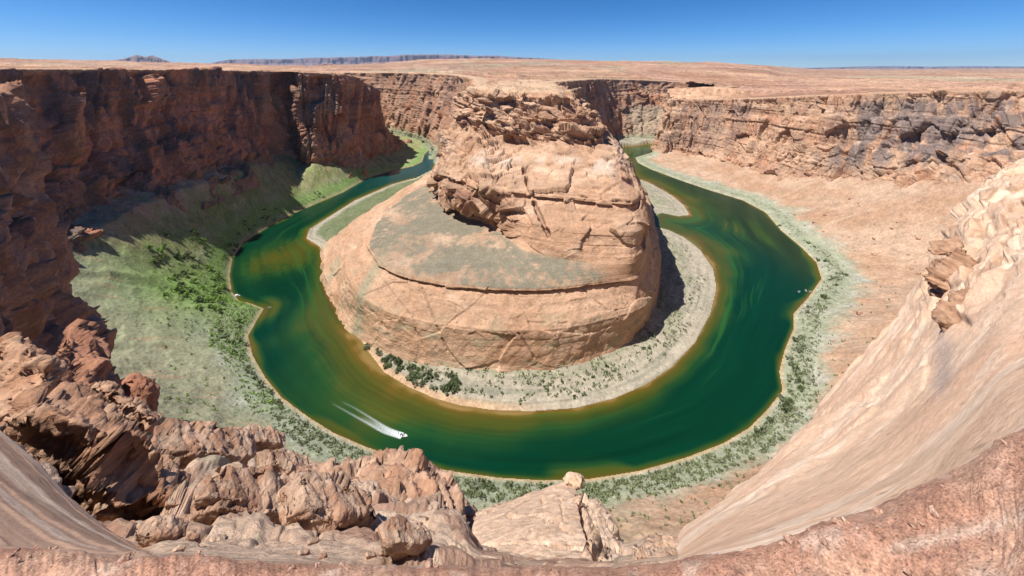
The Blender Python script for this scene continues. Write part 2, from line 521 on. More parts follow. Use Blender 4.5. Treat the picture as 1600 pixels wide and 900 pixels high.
def col_right(P, h, top):
    x, y, z = P[..., 0], P[..., 1], P[..., 2]
    c = cliff_color(P, TAN, (0.40, 0.22, 0.135), 0.25, 31, pale=PALE)
    v = fbm(x / 30, y / 30, z / 200, 4, 35)
    dark = sstep(-0.2, 0.06, v + 0.12 * noise(x / 10, y / 10, z / 60, 37)) * sstep(0.04, 0.16, h) * (1 - sstep(0.75, 0.98, h))
    near = np.clip(sstep(850, 770, y + 40 * v) + 0.55 * sstep(1010, 1080, y) * sstep(1260, 1200, y), 0, 1)
    c = mixc(c, (0.17, 0.135, 0.125), 0.85 * dark * near)
    c = mixc(c, WHITE, 0.4 * near * sstep(0.2, 0.45, fbm(x / 8, y / 8, z / 120, 3, 36)) * sstep(0.1, 0.25, h))
    return mixc(c, PLAINC, top)

def col_back(P, h, top):
    x, y, z = P[..., 0], P[..., 1], P[..., 2]
    c = cliff_color(P, (0.42, 0.25, 0.16), (0.34, 0.17, 0.10), 0.45, 41)
    tal = sstep(420, 520, x) * sstep(0.42, 0.5, h)
    c = mixc(c, (0.36, 0.27, 0.19), tal)
    c = mixc(c, (0.24, 0.25, 0.16), sstep(0.86, 0.97, h))
    return mixc(c, (0.46, 0.31, 0.20), top)

def col_spur(P, h, top):
    return cliff_color(P * 2.5, (0.42, 0.225, 0.14), (0.30, 0.145, 0.09), 0.4, 51)

STEEP = [(0, 0), (0.02, 0.012), (0.35, 0.1), (0.60, 0.22), (0.66, 0.36), (0.84, 0.6), (1, 1)]
STEP = [(0, 0), (0.02, 0.012), (0.26, 0.1), (0.29, 0.32), (0.58, 0.45), (0.62, 0.62), (0.86, 0.8), (1, 1)]
BACKP = [(0, 0), (0.03, 0.01), (0.22, 0.1), (0.27, 0.2), (0.4, 0.26), (1, 1)]

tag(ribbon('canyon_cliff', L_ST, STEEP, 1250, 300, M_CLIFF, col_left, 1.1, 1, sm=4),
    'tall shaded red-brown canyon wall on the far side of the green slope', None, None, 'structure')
tag(ribbon('canyon_cliff', R_ST[:-2] + [((640, 1372, -80), (600, 1395, -291)), ((860, 1440, -76), (845, 1475, -291))], STEP, 1250, 280, M_CLIFF, col_right, 0.95, 2, sm=4),
    'sunlit tan canyon wall with dark varnish stains above the sandy slope', None, None, 'structure')
tag(ribbon('canyon_cliff', B_ST, BACKP, 1300, 170, M_CLIFF, col_back, 0.75, 3, back=40, sm=8),
    'canyon wall behind the butte, joined to it by a narrow neck', None, None, 'structure')
tag(ribbon('canyon_cliff', SPUR_ST, [(0, 0), (0.03, 0.02), (0.3, 0.16), (0.36, 0.28), (0.62, 0.5), (0.67, 0.62), (1, 1)], 560, 300, M_CLIFF_NEAR, col_spur, 1.25, 4, back=300, sm=4, fs=2.6),
    'close red rock spur in half shade dropping from the near rim', None, None, 'structure')

# ------------------------------------------------------------------ butte: stacked contours, each a ring round one axis
AX, AY = 20.0, 705.0
def gl(z, pts):
    return [G(x, y, z) for x, y in pts]

C0 = gl(-298, [(505, 390), (507, 430), (520, 470), (545, 503), (570, 530), (600, 550), (650, 565), (710, 577), (780, 582), (860, 579), (920, 567), (980, 542),
               (1010, 512), (1028, 470), (1031, 430), (1027, 390), (1023, 355), (1016, 325)]) + \
     [(305, 900, -298), (300, 1100, -298), (200, 1200, -298), (-100, 1200, -298), (-215, 1060, -298), (-215, 930, -298), (-250, 853, -298), (-280, 774, -298), (-300, 660, -298)]
C1 = gl(-236, [(590, 350), (578, 382), (596, 412), (630, 428), (700, 442), (780, 449), (850, 450), (930, 442), (992, 432), (1010, 410), (1015, 385),
               (1013, 360), (1006, 330)]) + \
     [(240, 680, -236), (262, 800, -236), (250, 1000, -236), (160, 1150, -236), (-60, 1150, -236), (-170, 1000, -236), (-160, 850, -236), (-165, 730, -236), (-194, 660, -236), (-204, 590, -236)]
C2 = gl(-222, [(676, 287), (684, 305), (700, 325), (728, 342), (760, 350), (790, 372), (820, 394), (870, 404), (930, 412), (990, 413), (1007, 398), (1012, 370), (1006, 338)]) + \
     [(228, 680, -222), (250, 800, -222), (240, 1000, -222), (150, 1150, -222), (-60, 1150, -222), (-150, 1000, -222), (-140, 850, -222), (-135, 740, -222)]
C3 = gl(-166, [(688, 262), (700, 275), (722, 285), (752, 294), (790, 298), (840, 303), (890, 308), (940, 313), (985, 316), (1002, 304), (992, 282)]) + \
     [(205, 620, -166), (215, 750, -166), (220, 1000, -166), (130, 1140, -166), (-50, 1140, -166), (-135, 1000, -166), (-128, 850, -166), (-125, 700, -166)]
C4 = gl(-126, [(690, 213), (705, 217), (735, 222), (780, 228), (830, 234), (880, 240), (930, 242), (960, 240), (968, 232)]) + \
     [(178, 640, -126), (185, 800, -126), (200, 1000, -126), (120, 1130, -126), (-45, 1130, -126), (-125, 1000, -126), (-118, 850, -126), (-122, 730, -126)]
C5 = [(-105, 690, -112), (-84, 655, -113), (-45, 618, -114), (0, 588, -116), (45, 566, -118), (85, 553, -118), (118, 550, -119), (142, 560, -118), (156, 600, -116), (160, 680, -114), (165, 800, -114), (180, 1000, -114), (110, 1120, -114),
      (-40, 1120, -114), (-115, 1000, -114), (-112, 850, -114), (-110, 760, -114)]
C6 = [(-88, 705, -52), (-70, 672, -50), (-38, 640, -50), (0, 622, -50), (45, 607, -50), (84, 602, -52), (106, 612, -56), (116, 650, -52), (112, 720, -44), (104, 800, -42),
      (100, 1000, -42), (60, 1100, -42), (-40, 1100, -42), (-90, 1000, -42), (-92, 850, -42), (-92, 760, -44)]
C7 = [(-66, 735, -38), (-50, 702, -38), (-20, 680, -38), (12, 670, -37), (48, 664, -37), (78, 670, -38), (90, 700, -38), (88, 760, -37), (80, 850, -37), (70, 1000, -38), (40, 1080, -38), (-30, 1080, -38), (-60, 1000, -38), (-66, 850, -38), (-68, 780, -38)]

na = int(1500 * Q)
# more angles towards the viewer
phi = np.linspace(0, 2 * np.pi, 4001)
wg = 0.25 + 1.0 * sstep(-0.35, 0.2, -np.sin(phi))
cw = np.r_[0, np.cumsum(wg[:-1])]; cw /= cw[-1]
TH = np.interp(np.arange(na) / na, cw, phi)

def ring(C, sm=4):
    C = np.asarray(C, float)
    a = np.arctan2(C[:, 1] - AY, C[:, 0] - AX) % (2 * np.pi)
    r = np.hypot(C[:, 0] - AX, C[:, 1] - AY)
    o = np.argsort(a); a, r, z = a[o], r[o], C[o, 2]
    aa = np.r_[a - 2 * np.pi, a, a + 2 * np.pi]
    # interpolate positions, not radii, so that straight walls stay straight
    xx = np.tile(C[o, 0], 3); yy = np.tile(C[o, 1], 3)
    X = np.empty(na); Y = np.empty(na)
    idx = np.searchsorted(aa, TH) - 1
    x0, y0, x1, y1 = xx[idx] - AX, yy[idx] - AY, xx[idx + 1] - AX, yy[idx + 1] - AY
    ct, st = np.cos(TH), np.sin(TH)
    den = (ct * (y1 - y0) - st * (x1 - x0))
    den = np.where(np.abs(den) < 1e-6, 1e-6, den)
    rr = (x0 * (y1 - y0) - y0 * (x1 - x0)) / den
    zz = np.interp(TH, aa, np.tile(z, 3))
    n0 = len(rr)
    rr = gsmooth(np.tile(rr, 3), 7 * Q)[n0:2 * n0]; zz = gsmooth(np.tile(zz, 3), 7 * Q)[n0:2 * n0]
    return np.stack([AX + rr * ct, AY + rr * st, zz], 1)

def off(Rg, dr, dz):
    v = Rg[:, :2] - np.array([AX, AY]); r = np.linalg.norm(v, axis=1, keepdims=True)
    return np.c_[Rg[:, :2] + v / r * dr, Rg[:, 2] + dz]

r0, r1, r2, r3, r4, r5, r6, r7 = [ring(c) for c in (C0, C1, C2, C3, C4, C5, C6, C7)]
bulge = (r0 + r1) / 2; bulge = off(bulge, 9, 4)
b2 = (r2 * 0.5 + r3 * 0.5); b2 = off(b2, 7, 0)
capring = r7.copy(); capring[:, 0] = AX + (r7[:, 0] - AX) * 0.02; capring[:, 1] = 800 + (r7[:, 1] - 800) * 0.02; capring[:, 2] = -36
r7c = r7
rings = [(off(r0, 8, -14), 0), (r0, 8), (off(r0, -2, 5), 10), (bulge, 60), (off(r1, -1, -5), 60), (off(r1, -4, -3.5), 8), (off(r1, 1.5, -2.6), 8), (r1, 5), (r2, 60),
         (off(r2, -4, 8), 16), (b2, 48), (off(r3, 0, -7), 40), (off(r3, -3.5, -5), 7), (off(r3, 1.5, -4), 7), (r3, 5), ((r3 + r4) / 2 + np.array([0, 0, 3]), 28), (r4, 26), (r5, 14),
         (off(r5, -5, 16), 22), ((r5 * 0.62 + r6 * 0.38), 12), (off(r5 * 0.5 + r6 * 0.5, -1, 7), 22), (r6 * 0.8 + r5 * 0.2, 34), (r6, 14), (r7, 16), (capring, 24)]
rows = [rings[0][0][None]]
for k in range(1, len(rings)):
    m = max(2, int(rings[k][1] * Q))
    u = (np.arange(1, m + 1) / m)[:, None, None]
    rows.append(rings[k - 1][0][None] * (1 - u) + rings[k][0][None] * u)
V = np.concatenate(rows, 0).transpose(1, 0, 2)          # angle, row, 3
nB = V.shape[1]
Vp = np.concatenate([V[-40:], V, V[:40]], 0)
nr = grid_normals(Vp)
nr = gsmooth(gsmooth(nr, 6 * Q, 0), 5 * Q, 1)[40:-40]
nr /= np.linalg.norm(nr, axis=2, keepdims=True) + 1e-6
if (nr[:, nB // 4, 2]).mean() < 0: nr = -nr
x, y, z = V[..., 0], V[..., 1], V[..., 2]
upper = sstep(-130, -112, z) * (1 - sstep(-52, -44, z))
low = 1 - sstep(-240, -232, z)
tower = sstep(-224, -214, z) * (1 - sstep(-130, -118, z))
ra, _ea = facet(x / 46 + 0.6 * noise(x / 30, y / 30, z / 30, 61), y / 46, (z + 0.3 * x) / 24, 62)
rb, eb = facet(x / 21 + 0.6 * noise(x / 16, y / 12, z / 12, 63), y / 21, (z + 0.3 * x) / 9, 64)
d = upper * (20 * ra + 8 * rb + 4.5 * beds((z + 0.2 * x + 3 * noise(x / 40, y / 40, 0, 59)) / 7.5, 57) - 1.8 * (1 - sstep(0, 0.1, eb)) + 3.5 * fbm(x / 12, y / 12, z / 7, 4, 65) + 2.2 * np.tanh(4 * noise(x / 200, y / 200, (z + 0.15 * x) / 8, 60)))
bed = 2.2 * beds((z + 4 * noise(x / 90, y / 90, 0, 5)) / 9.0, 66)
bed2 = 1.6 * beds((z + 4 * noise(x / 90, y / 90, 0, 5)) / 3.1, 67)
d = d + (0.25 + 0.25 * tower) * (0.8 * bed + 0.4 * bed2) * (0.4 + 1.2 * sstep(-0.2, 0.4, noise(x / 70, y / 70, z / 40, 58)))
d = d + (tower * 5.0 + low * 3.5) * fbm(x / 55, y / 55, z / 55, 3, 68) + (tower * 1.2 + low * 1.0 + 0.5) * fbm(x / 11, y / 11, z / 9, 4, 69)
rc, ec = facet(x / 44 + 0.3 * noise(x / 40, y / 40, z / 40, 73), y / 44, z / 30, 70, 0.9)
re, ee = facet(x / 15 + 0.3 * noise(x / 20, y / 20, z / 20, 75), y / 15, z / 11, 74, 0.8)
d = d + (0.15 * low + tower * (0.35 + 0.65 * sstep(-170, -150, z))) * 3.2 * re
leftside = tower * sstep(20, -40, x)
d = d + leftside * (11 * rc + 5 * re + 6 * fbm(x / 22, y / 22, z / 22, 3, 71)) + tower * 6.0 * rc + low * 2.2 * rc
d = d + low * (sstep(-130, -200, x)) * 4.0 * ridge(x / 40, y / 40, z / 90, 3, 72)
topm = sstep(-50, -44, V[..., 2])
d = d + topm * (3.5 * rb + 2.0 * ra)
P = V + nr * d[..., None]

def carve(P, N, line, width, depth):
    line = np.asarray(line, float)
    best = np.full(P.shape[:2], 1e9)
    for a, b in zip(line[:-1], line[1:]):
        ab = b - a; t = np.clip(((P - a) @ ab) / (ab @ ab), 0, 1)
        best = np.minimum(best, np.linalg.norm(P - a - t[..., None] * ab, axis=2))
    wob = 1 + 0.5 * noise(P[..., 0] / 6, P[..., 1] / 6, P[..., 2] / 6, 9)
    g = 1 - sstep(width * 0.45, width, best / wob)
    return P - N * (g * depth)[..., None], g

def surf(P, pts):
    """the points of the surface seen at these pixels"""
    pr = np.stack([CX + F * P[..., 0] / P[..., 1], CY - F * P[..., 2] / P[..., 1]], -1)
    out = []
    for q in pts:
        dd = np.hypot(pr[..., 0] - q[0], pr[..., 1] - q[1]) + P[..., 1] * 0.01
        out.append(P.reshape(-1, 3)[dd.argmin()])
    return out

crackmask = np.zeros(P.shape[:2])
P0 = P.copy()
for pts, wd, dp in [([(818, 262), (824, 285), (830, 302), (834, 316), (845, 340), (857, 368)], 3.8, 9.0), 
                    ([(905, 305), (935, 312), (985, 316)], 2.2, 4.0),
                    ([(660, 450), (680, 500), (698, 548)], 1.3, 1.6), ([(630, 455), (650, 520)], 1.1, 1.2), ([(810, 520), (835, 560)], 1.2, 1.4),
                    ([(910, 450), (950, 485), (985, 515)], 1.2, 1.6), ([(930, 470), (965, 500)], 1.0, 1.2), ([(700, 470), (760, 500), (880, 505), (985, 480)], 1.0, 1.0),
                    ([(600, 440), (640, 490), (660, 540)], 1.0, 1.0)]:
    P, g = carve(P, nr, surf(P0, pts), wd, dp)
    crackmask = np.maximum(crackmask, g * 0.5)

x, y, z = P[..., 0], P[..., 1], P[..., 2]
c = cliff_color(P, TAN, (0.42, 0.25, 0.155), 0.0, 81, pale=PALE)
slope = nr[..., 2]
# thin beds on the lower slope
c = c * (1 + 0.16 * noise(x / 200, y / 200, z / 2.2, 82) + 0.1 * noise(x / 80, y / 80, z / 0.9, 83))[..., None]
whiteb = np.exp(-((z + 136) / 9) ** 2) * sstep(-0.15, 0.3, fbm(x / 40, y / 40, z / 30, 3, 84))
c = mixc(c, WHITE, 0.8 * whiteb)
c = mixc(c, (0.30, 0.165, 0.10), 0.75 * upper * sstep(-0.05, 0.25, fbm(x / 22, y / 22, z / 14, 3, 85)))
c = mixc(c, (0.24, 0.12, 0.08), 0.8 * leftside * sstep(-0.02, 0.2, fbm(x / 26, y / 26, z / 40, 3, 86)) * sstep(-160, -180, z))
bno = 9 * fbm(x / 28, y / 28, 0, 4, 91)
bench = sstep(-241, -236, z + 0.35 * bno) * (1 - sstep(-224, -212, z + bno)) * sstep(0.40, 0.75, slope)
bn = fbm(x / 45, y / 45, z / 45, 4, 87) + 0.5 * fbm(x / 8, y / 8, 0, 3, 88)
c = mixc(c, (0.205, 0.18, 0.128), bench * (0.35 + 0.65 * sstep(-0.3, 0.05, bn)) * sstep(-0.75, -0.35, bn))
scr = (1 - sstep(-270, -244, z)) * sstep(0.10, 0.34, fbm(x / 30, y / 30, z / 10, 4, 89)) * 0.5 + 0.75 * np.exp(-((x + 170 - (y - 420) * 0.3) / 9) ** 2) * sstep(520, 460, y) * low
c = mixc(c, SCRUB, np.clip(scr, 0, 1))
c = mixc(c, VARN, crackmask * 0.6)
f1s, _, rs = worley(x / 5, y / 5, z / 5, 90)
dots = (1 - sstep(0.12, 0.26, f1s)) * (rs > 0.55) * low
c = mixc(c, (0.14, 0.13, 0.075), 0.7 * dots)
c = np.where((z > -44)[..., None], mixc((0.50, 0.34, 0.22), (0.36, 0.24, 0.15), sstep(-0.1, 0.3, bn)), c)
Pw = P
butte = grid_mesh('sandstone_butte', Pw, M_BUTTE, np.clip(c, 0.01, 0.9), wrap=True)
tag(butte, 'huge tan layered sandstone butte circled by the green river', 'butte', None, 'structure')

# ------------------------------------------------------------------ canyon floor: banks, beaches and talus
step = 1.5 / Q
pxs = np.arange(-260, 1860, step)
pys = np.r_[np.arange(193, 260, 0.55 / Q), np.arange(260, 1000, 1.25 / Q), np.arange(1000, 1700, 12)]
Yr = 300 * F / (pys - CY)
X = ((pxs - CX) / F)[:, None] * Yr[None, :]; Y = np.broadcast_to(Yr[None, :], X.shape).copy()
d_out = dist_poly(X, Y, outer_w)
d_in = dist_poly(X, Y, inner_w)
inr = inside(X, Y, river_poly)
near_base = [(-330, 215, -185), (-240, 175, -182), (-140, 135, -180), (0, 120, -180), (120, 120, -180), (260, 170, -178), (420, 260, -176), (600, 300, -175), (820, 200, -170)]
cb = [b for a, b in L_ST][::-1] + [(-420, 250, -200)] + near_base + [b for a, b in R_ST][1:]
d_cl, z_cl = dist_poly(X, Y, [p[:2] for p in cb], vals=[p[2] for p in cb])
z_cl = gsmooth(gsmooth(z_cl, 14, 0), 14, 1)
bb = [b for a, b in B_ST]
d_bk, z_bk = dist_poly(X, Y, [p[:2] for p in bb], vals=[p[2] for p in bb])
outer_side = (~inr) & (d_out < d_in)
n_lo = fbm(X / 90, Y / 90, 0, 4, 101)
n_hi = fbm(X / 14, Y / 14, 0, 4, 102)
cliffpoly = [p[:2] for p in cb]
beyond = ~inside(X, Y, cliffpoly)
tt = np.where(beyond, 1.0, d_out / (d_out + d_cl + 1e-3))
gull = ridge(X / 60 + Y / 140, Y / 70, 0, 3, 103)
zt = WZ + 2.2 * sstep(0, 14, d_out) + (z_cl - WZ) * (0.12 * tt + 0.88 * tt ** (1.5 - 0.35 * sstep(-200, -300, X) * sstep(260, 360, Y))) * (1 + 0.10 * n_lo * sstep(0.05, 0.4, tt)) \
     + sstep(0.1, 0.5, tt) * (4.0 * (gull - 0.5) + (2.2 + 4.5 * sstep(-200, -300, X)) * fbm(dist_poly(X, Y, outer_w, vals=list(np.r_[0, np.cumsum(np.linalg.norm(np.diff(np.asarray(outer_w), axis=0), axis=1))]))[1] / 16, d_out / 140, 0, 3, 116)) + sstep(6, 40, d_out) * 1.6 * n_hi
zt = zt + np.where(beyond, np.minimum(d_cl, 60) * 0.35, 0)
bar = sstep(2, 60, d_in)
zi = WZ + 0.35 * sstep(0, 3, d_in) + 4.5 * bar + 0.8 * n_hi * sstep(3, 20, d_in) \
     + np.where(d_bk < 60, (1 - d_bk / 60) * 20, 0)
zr = WZ - 0.4 - np.minimum(np.minimum(d_in, d_out), 12) * 0.3
z = np.where(inr, zr, np.where(outer_side, zt, zi))
# colours
patch = fbm(X / 35, Y / 35, 0, 4, 104)
fine = fbm(X / 6, Y / 6, 0, 3, 105)
ol = np.asarray(outer_w); arc = np.r_[0, np.cumsum(np.linalg.norm(np.diff(ol, axis=0), axis=1))]
_, sal = dist_poly(X, Y, outer_w, vals=list(arc))
dstr = fbm(sal / 13, d_out / 160, 0, 4, 116) + 0.6 * fbm(sal / 4.5, d_out / 60, 3, 3, 117)
c = mixc(TALUS, (0.37, 0.225, 0.14), sstep(-0.2, 0.3, n_lo + 0.4 * fine))
c = mixc(c, (0.50, 0.35, 0.24), 0.6 * sstep(0.1, 0.5, dstr) * sstep(15, 60, d_out))
c = mixc(c, (0.33, 0.22, 0.15), 0.6 * sstep(0.1, 0.5, -dstr) * sstep(15, 60, d_out))
h = z - WZ
# left bank green, right bank sage and rock
side = X
left = sstep(-120, -230, X) * sstep(310, 430, Y + 30 * patch)
gmask = sstep(0.05, -0.28, patch * 0.5 + h / 95 - 0.95)
leftgreen = mixc(GREEN, (0.27, 0.265, 0.125), sstep(-0.15, 0.3, fine + patch))
streak = fbm((X + 0.9 * Y) / 60, (Y - 0.9 * X) / 9, 0, 4, 106)
leftgreen = mixc(leftgreen, (0.30, 0.235, 0.15), 0.75 * sstep(0.05, 0.35, streak))
leftgreen = mixc(leftgreen, (0.27, 0.235, 0.16), 0.6 * sstep(0.1, 0.45, -dstr))
c = mixc(c, leftgreen, left * sstep(130, 60, h + 40 * patch))
# pale greenish scree below the camera, left
nearl = sstep(120, -60, X) * sstep(450, 370, Y)
c = mixc(c, mixc((0.265, 0.28, 0.18), (0.36, 0.265, 0.175), sstep(0.1, 0.5, streak + 0.3 * patch)), nearl * 0.9)
bankw = 22 + 16 * patch + 14 * sstep(0.3, 0.7, noise(X / 70, Y / 70, 0, 107)) + 10 * sstep(300, 400, X)
sage = mixc(SAGE, (0.36, 0.36, 0.29), sstep(-0.1, 0.3, patch + fine))
c = mixc(c, sage, sstep(1.9, 1.0, d_out / np.maximum(bankw, 6) + 0.3 * fine) * (1 - 0.6 * left) * 0.9)
darkband = np.exp(-((d_out - 0.55 * bankw) / (0.28 * bankw)) ** 2) * sstep(-0.15, 0.2, fine + 0.3 * patch)
c = mixc(c, (0.15, 0.175, 0.085), 0.75 * darkband)
thick_ = np.maximum(np.exp(-(((X + 385) / 75) ** 2 + ((Y - 430) / 60) ** 2)), 0.9 * np.exp(-((d_out - 16) / 13) ** 2) * sstep(-250, -300, X) * sstep(400, 450, Y)) * sstep(-0.3, 0.2, fine + 0.3)
c = mixc(c, (0.16, 0.28, 0.065), 0.85 * thick_)
c = mixc(c, (0.38, 0.29, 0.17), sstep(4.0, 1.0, d_out + 2.5 * fine))
# inner beach
ci = mixc(SAND, (0.25, 0.235, 0.175), sstep(-0.1, 0.3, fbm(d_in / 5, X / 120, Y / 120, 3, 108)))
gsc = sstep(18, 42, d_in + 18 * patch) 
ci = mixc(ci, (0.235, 0.235, 0.15), 0.8 * gsc * sstep(-0.25, 0.15, fine + 0.5 * patch))
leftb = sstep(-60, -170, X) * sstep(10, 20, d_in + 8 * patch)
ci = mixc(ci, (0.125, 0.15, 0.07), leftb * 0.9 * sstep(-0.4, 0.0, fine + 0.35))
ci = mixc(ci, (0.46, 0.31, 0.19), sstep(10, 3, d_in) * sstep(60, -40, X) * sstep(560, 480, Y))
c = np.where(outer_side[..., None], c, ci)
c = np.where(inr[..., None], np.array((0.2, 0.14, 0.05), f4), c)
fs, _, rs = worley(X / 7, Y / 7, 0, 109)
dots = (1 - sstep(0.15, 0.33, fs)) * (rs > 0.62) * (~inr) * sstep(8, 20, np.minimum(d_in, d_out))
c = mixc(c, (0.10, 0.105, 0.055), 0.65 * dots * np.where(outer_side, np.clip(left + 0.35, 0, 1), 0.8))
rk = (1 - sstep(0.2, 0.4, fs)) * (rs < 0.16) * sstep(40, 80, d_out) * outer_side
rk = rk * (X > 60)
z = z + rk * 1.6 + dots * 0.7
c = mixc(c, (0.34, 0.2, 0.13), 0.7 * rk)
c = c * (1 + 0.14 * fine)[..., None]
floor = grid_mesh('canyon_floor', np.stack([X, Y, z], -1), M_FLOOR, np.clip(c, 0.01, 0.9))
tag(floor, 'banks, beaches and sandy talus slopes along the river', None, None, 'structure')

# ------------------------------------------------------------------ river
keep = inr | (np.minimum(d_in, d_out) < 14)
fk = (keep[:-1, :-1] | keep[1:, 1:] | keep[1:, :-1] | keep[:-1, 1:])
cross = d_in / (d_in + d_out + 1e-3)
flow = fbm(cross * 7, X / 260, Y / 260, 4, 111)
wide = np.full(X.shape, 13.0)
wide += 36 * sstep(-330, -240, X) * sstep(-60, -130, X) * sstep(560, 380, Y)
wide += 11 * sstep(100, -40, X) * sstep(460, 330, Y)
wide += 40 * sstep(120, 260, X) * sstep(420, 620, Y)
wide *= (0.75 + 0.9 * (fbm(X / 130, Y / 130, 0, 3, 112) + 0.35))
dd = d_in * (1 + 0.5 * flow)
shal = np.exp(-dd / np.maximum(wide * 0.62, 6))
def blob(px, py, rx, ry):
    cx, cy, _ = G(px, py, WZ)
    return np.exp(-(((X - cx) / rx) ** 2 + ((Y - cy) / ry) ** 2))
shal = np.maximum(shal, 0.62 * blob(450, 398, 55, 60) * (1 + 0.5 * fine))
shal = np.maximum(shal, 0.75 * blob(400, 490, 28, 26))
shal = np.maximum(shal, 0.5 * blob(1130, 350, 60, 90) * (0.7 + 1.6 * flow))
shal = np.maximum(shal, 0.75 * np.exp(-d_out / (2.2 + 5 * sstep(0.0, 0.35, noise(X / 60, Y / 60, 0, 113)))))
shal = np.clip(shal + 0.22 * flow * sstep(0.05, 0.3, shal), 0, 1)
DEEP = np.array((0.0012, 0.0280, 0.0115), f4); MIDG = np.array((0.012, 0.048, 0.011), f4); GOLD = np.array((0.105, 0.066, 0.009), f4); LITE = np.array((0.25, 0.16, 0.06), f4)
shal = np.clip(shal * (1 + 0.5 * fbm(X / 40, Y / 40, 0, 3, 118)), 0, 1)
wc = mixc(DEEP, MIDG, sstep(0.06, 0.28, shal))
wc = mixc(wc, (0.05, 0.06, 0.008), sstep(0.22, 0.5, shal))
wc = mixc(wc, GOLD, sstep(0.5, 0.95, shal))
wc = mixc(wc, LITE, 0.6 * sstep(0.82, 1.0, shal))
farblue = sstep(750, 1150, Y) * sstep(-100, -200, X)
wc = mixc(wc, (0.004, 0.05, 0.06), farblue * (1 - sstep(0.2, 0.5, shal)))
st_ = fbm(cross * 16 + 0.6 * noise(X / 60, Y / 60, 0, 114), X / 200, Y / 200, 4, 115)
wc = mixc(wc, (0.018, 0.075, 0.014), 0.65 * sstep(0.10, 0.42, st_) * sstep(0.75, 0.35, cross))
wc = wc * (1 + 0.35 * flow + 0.25 * st_)[..., None]

def water_mat():
    m, nt, b = new_mat('river_water')
    N, L = nt.nodes, nt.links
    at = N.new('ShaderNodeAttribute'); at.attribute_name = 'Col'
    L.new(at.outputs['Color'], b.inputs['Base Color'])
    b.inputs['Roughness'].default_value = 0.16
    b.inputs['IOR'].default_value = 1.33
    b.inputs['Specular IOR Level'].default_value = 0.25
    geo = N.new('ShaderNodeNewGeometry')
    n1 = N.new('ShaderNodeTexNoise'); n1.inputs['Scale'].default_value = 0.45; n1.inputs['Detail'].default_value = 4
    L.new(geo.outputs['Position'], n1.inputs['Vector'])
    bp = N.new('ShaderNodeBump'); bp.inputs['Strength'].default_value = 0.3; bp.inputs['Distance'].default_value = 0.3
    L.new(n1.outputs[0], bp.inputs['Height']); L.new(bp.outputs[0], b.inputs['Normal'])
    return m
river = grid_mesh('river', np.stack([X, Y, np.full(X.shape, WZ)], -1), water_mat(), np.clip(wc, 0.0005, 0.9), mask=fk)
tag(river, 'deep green river looping round the butte', None, None, 'structure')

def floor_z(xq, yq):
    """height of the canyon floor at a plan point"""
    py = CY + 300 * F / yq; px = CX + xq / yq * F
    i = int(np.clip(np.searchsorted(pxs, px), 0, len(pxs) - 1)); j = int(np.clip(np.searchsorted(pys, py), 0, len(pys) - 1))
    return float(z[i, j]), bool(inr[i, j])

# ------------------------------------------------------------------ plateau round the canyon, out to the horizon
pc = np.arange(-420, 2020, 3.0)
Yp = np.r_[np.geomspace(235, 3000, 230), np.geomspace(3100, 70000, 130)]
XP = ((pc - CX) / F)[:, None] * Yp[None, :]; YP = np.broadcast_to(Yp[None, :], XP.shape).copy()
Lr = [a for a, b in L_ST]; Rr = [a for a, b in R_ST[:-2]] + [(640, 1372, -80), (860, 1440, -76), (2200, 1650, -60)]; Br = [a for a, b in B_ST]
polyL = [(p[0], p[1]) for p in Lr] + [(-90000, 80000), (-90000, -2000), (-560, -2000)]
polyR = [(p[0], p[1]) for p in Rr] + [(90000, 30000), (90000, -2000), (1100, -2000)]
polyB = [(p[0], p[1]) for p in Br] + [(90000, 30000), (90000, 90000), (-90000, 90000), (-90000, 80000)]
inL, inR, inB = inside(XP, YP, polyL), inside(XP, YP, polyR), inside(XP, YP, polyB)
polyG = [(800, 1400), (3000, 1560), (90000, 20000), (90000, 32000), (3000, 2300), (760, 1700)]
land = inL | inR | inB | inside(XP, YP, polyG)
dl, zl = dist_poly(XP, YP, [p[:2] for p in Lr], vals=[p[2] for p in Lr])
dr, zr_ = dist_poly(XP, YP, [p[:2] for p in Rr], vals=[p[2] for p in Rr])
db, zb = dist_poly(XP, YP, [p[:2] for p in Br], vals=[p[2] for p in Br])
dn = np.where(inL, dl, np.where(inR, dr, db)); zn = np.where(inL, zl, np.where(inR, zr_, zb))
zn = np.where(inL & (zn < -35), -35, zn)
sky_px = [-420, 0, 120, 200, 270, 340, 420, 520, 600, 660, 740, 860, 900, 960, 1100, 1200, 1245, 1265, 1400, 1600, 2020]
sky_py = [90, 93, 95, 97, 98, 99, 103, 103, 99, 94, 92, 94, 95, 96, 98, 103, 106, 108, 108, 107, 107]
tgt = np.interp(pc, sky_px, sky_py)[:, None]
crestY = np.interp(pc, [-420, 350, 420, 600, 700, 1200, 1260, 2020], [3500, 3500, 5000, 9000, 9000, 6500, 14000, 14000])[:, None]
zc = -(tgt - CY) / F * crestY
rise = sstep(0, 1, np.clip((YP - 500) / (crestY - 500), 0, 1.0)) ** 1.3
zfar = zc * rise + (1 - rise) * np.interp(pc, [-420, 500, 700, 1000, 1200, 2020], [-2, -14, -36, -50, -85, -60])[:, None]
zfar = np.where(YP > crestY, zc - (YP - crestY) * 0.012, zfar)
zfar = np.maximum(zfar, -320)
wr = np.exp(-dn / 260)
zp = zn * wr + zfar * (1 - wr)
reln = fbm(XP / 500, YP / 500, 0, 4, 121)
zp = zp + sstep(30, 300, dn) * (5 + 0.0035 * np.minimum(YP, 9000)) * reln * 0.8 - 1.5 * (dn < 30)
_, _, led = worley(XP / 420, YP / 700, 0, 122)
zp = zp + sstep(40, 300, dn) * 13 * (led - 0.5) * sstep(500, 1200, YP)
_, _, led2 = worley(XP / 110, YP / 160, 0, 126)
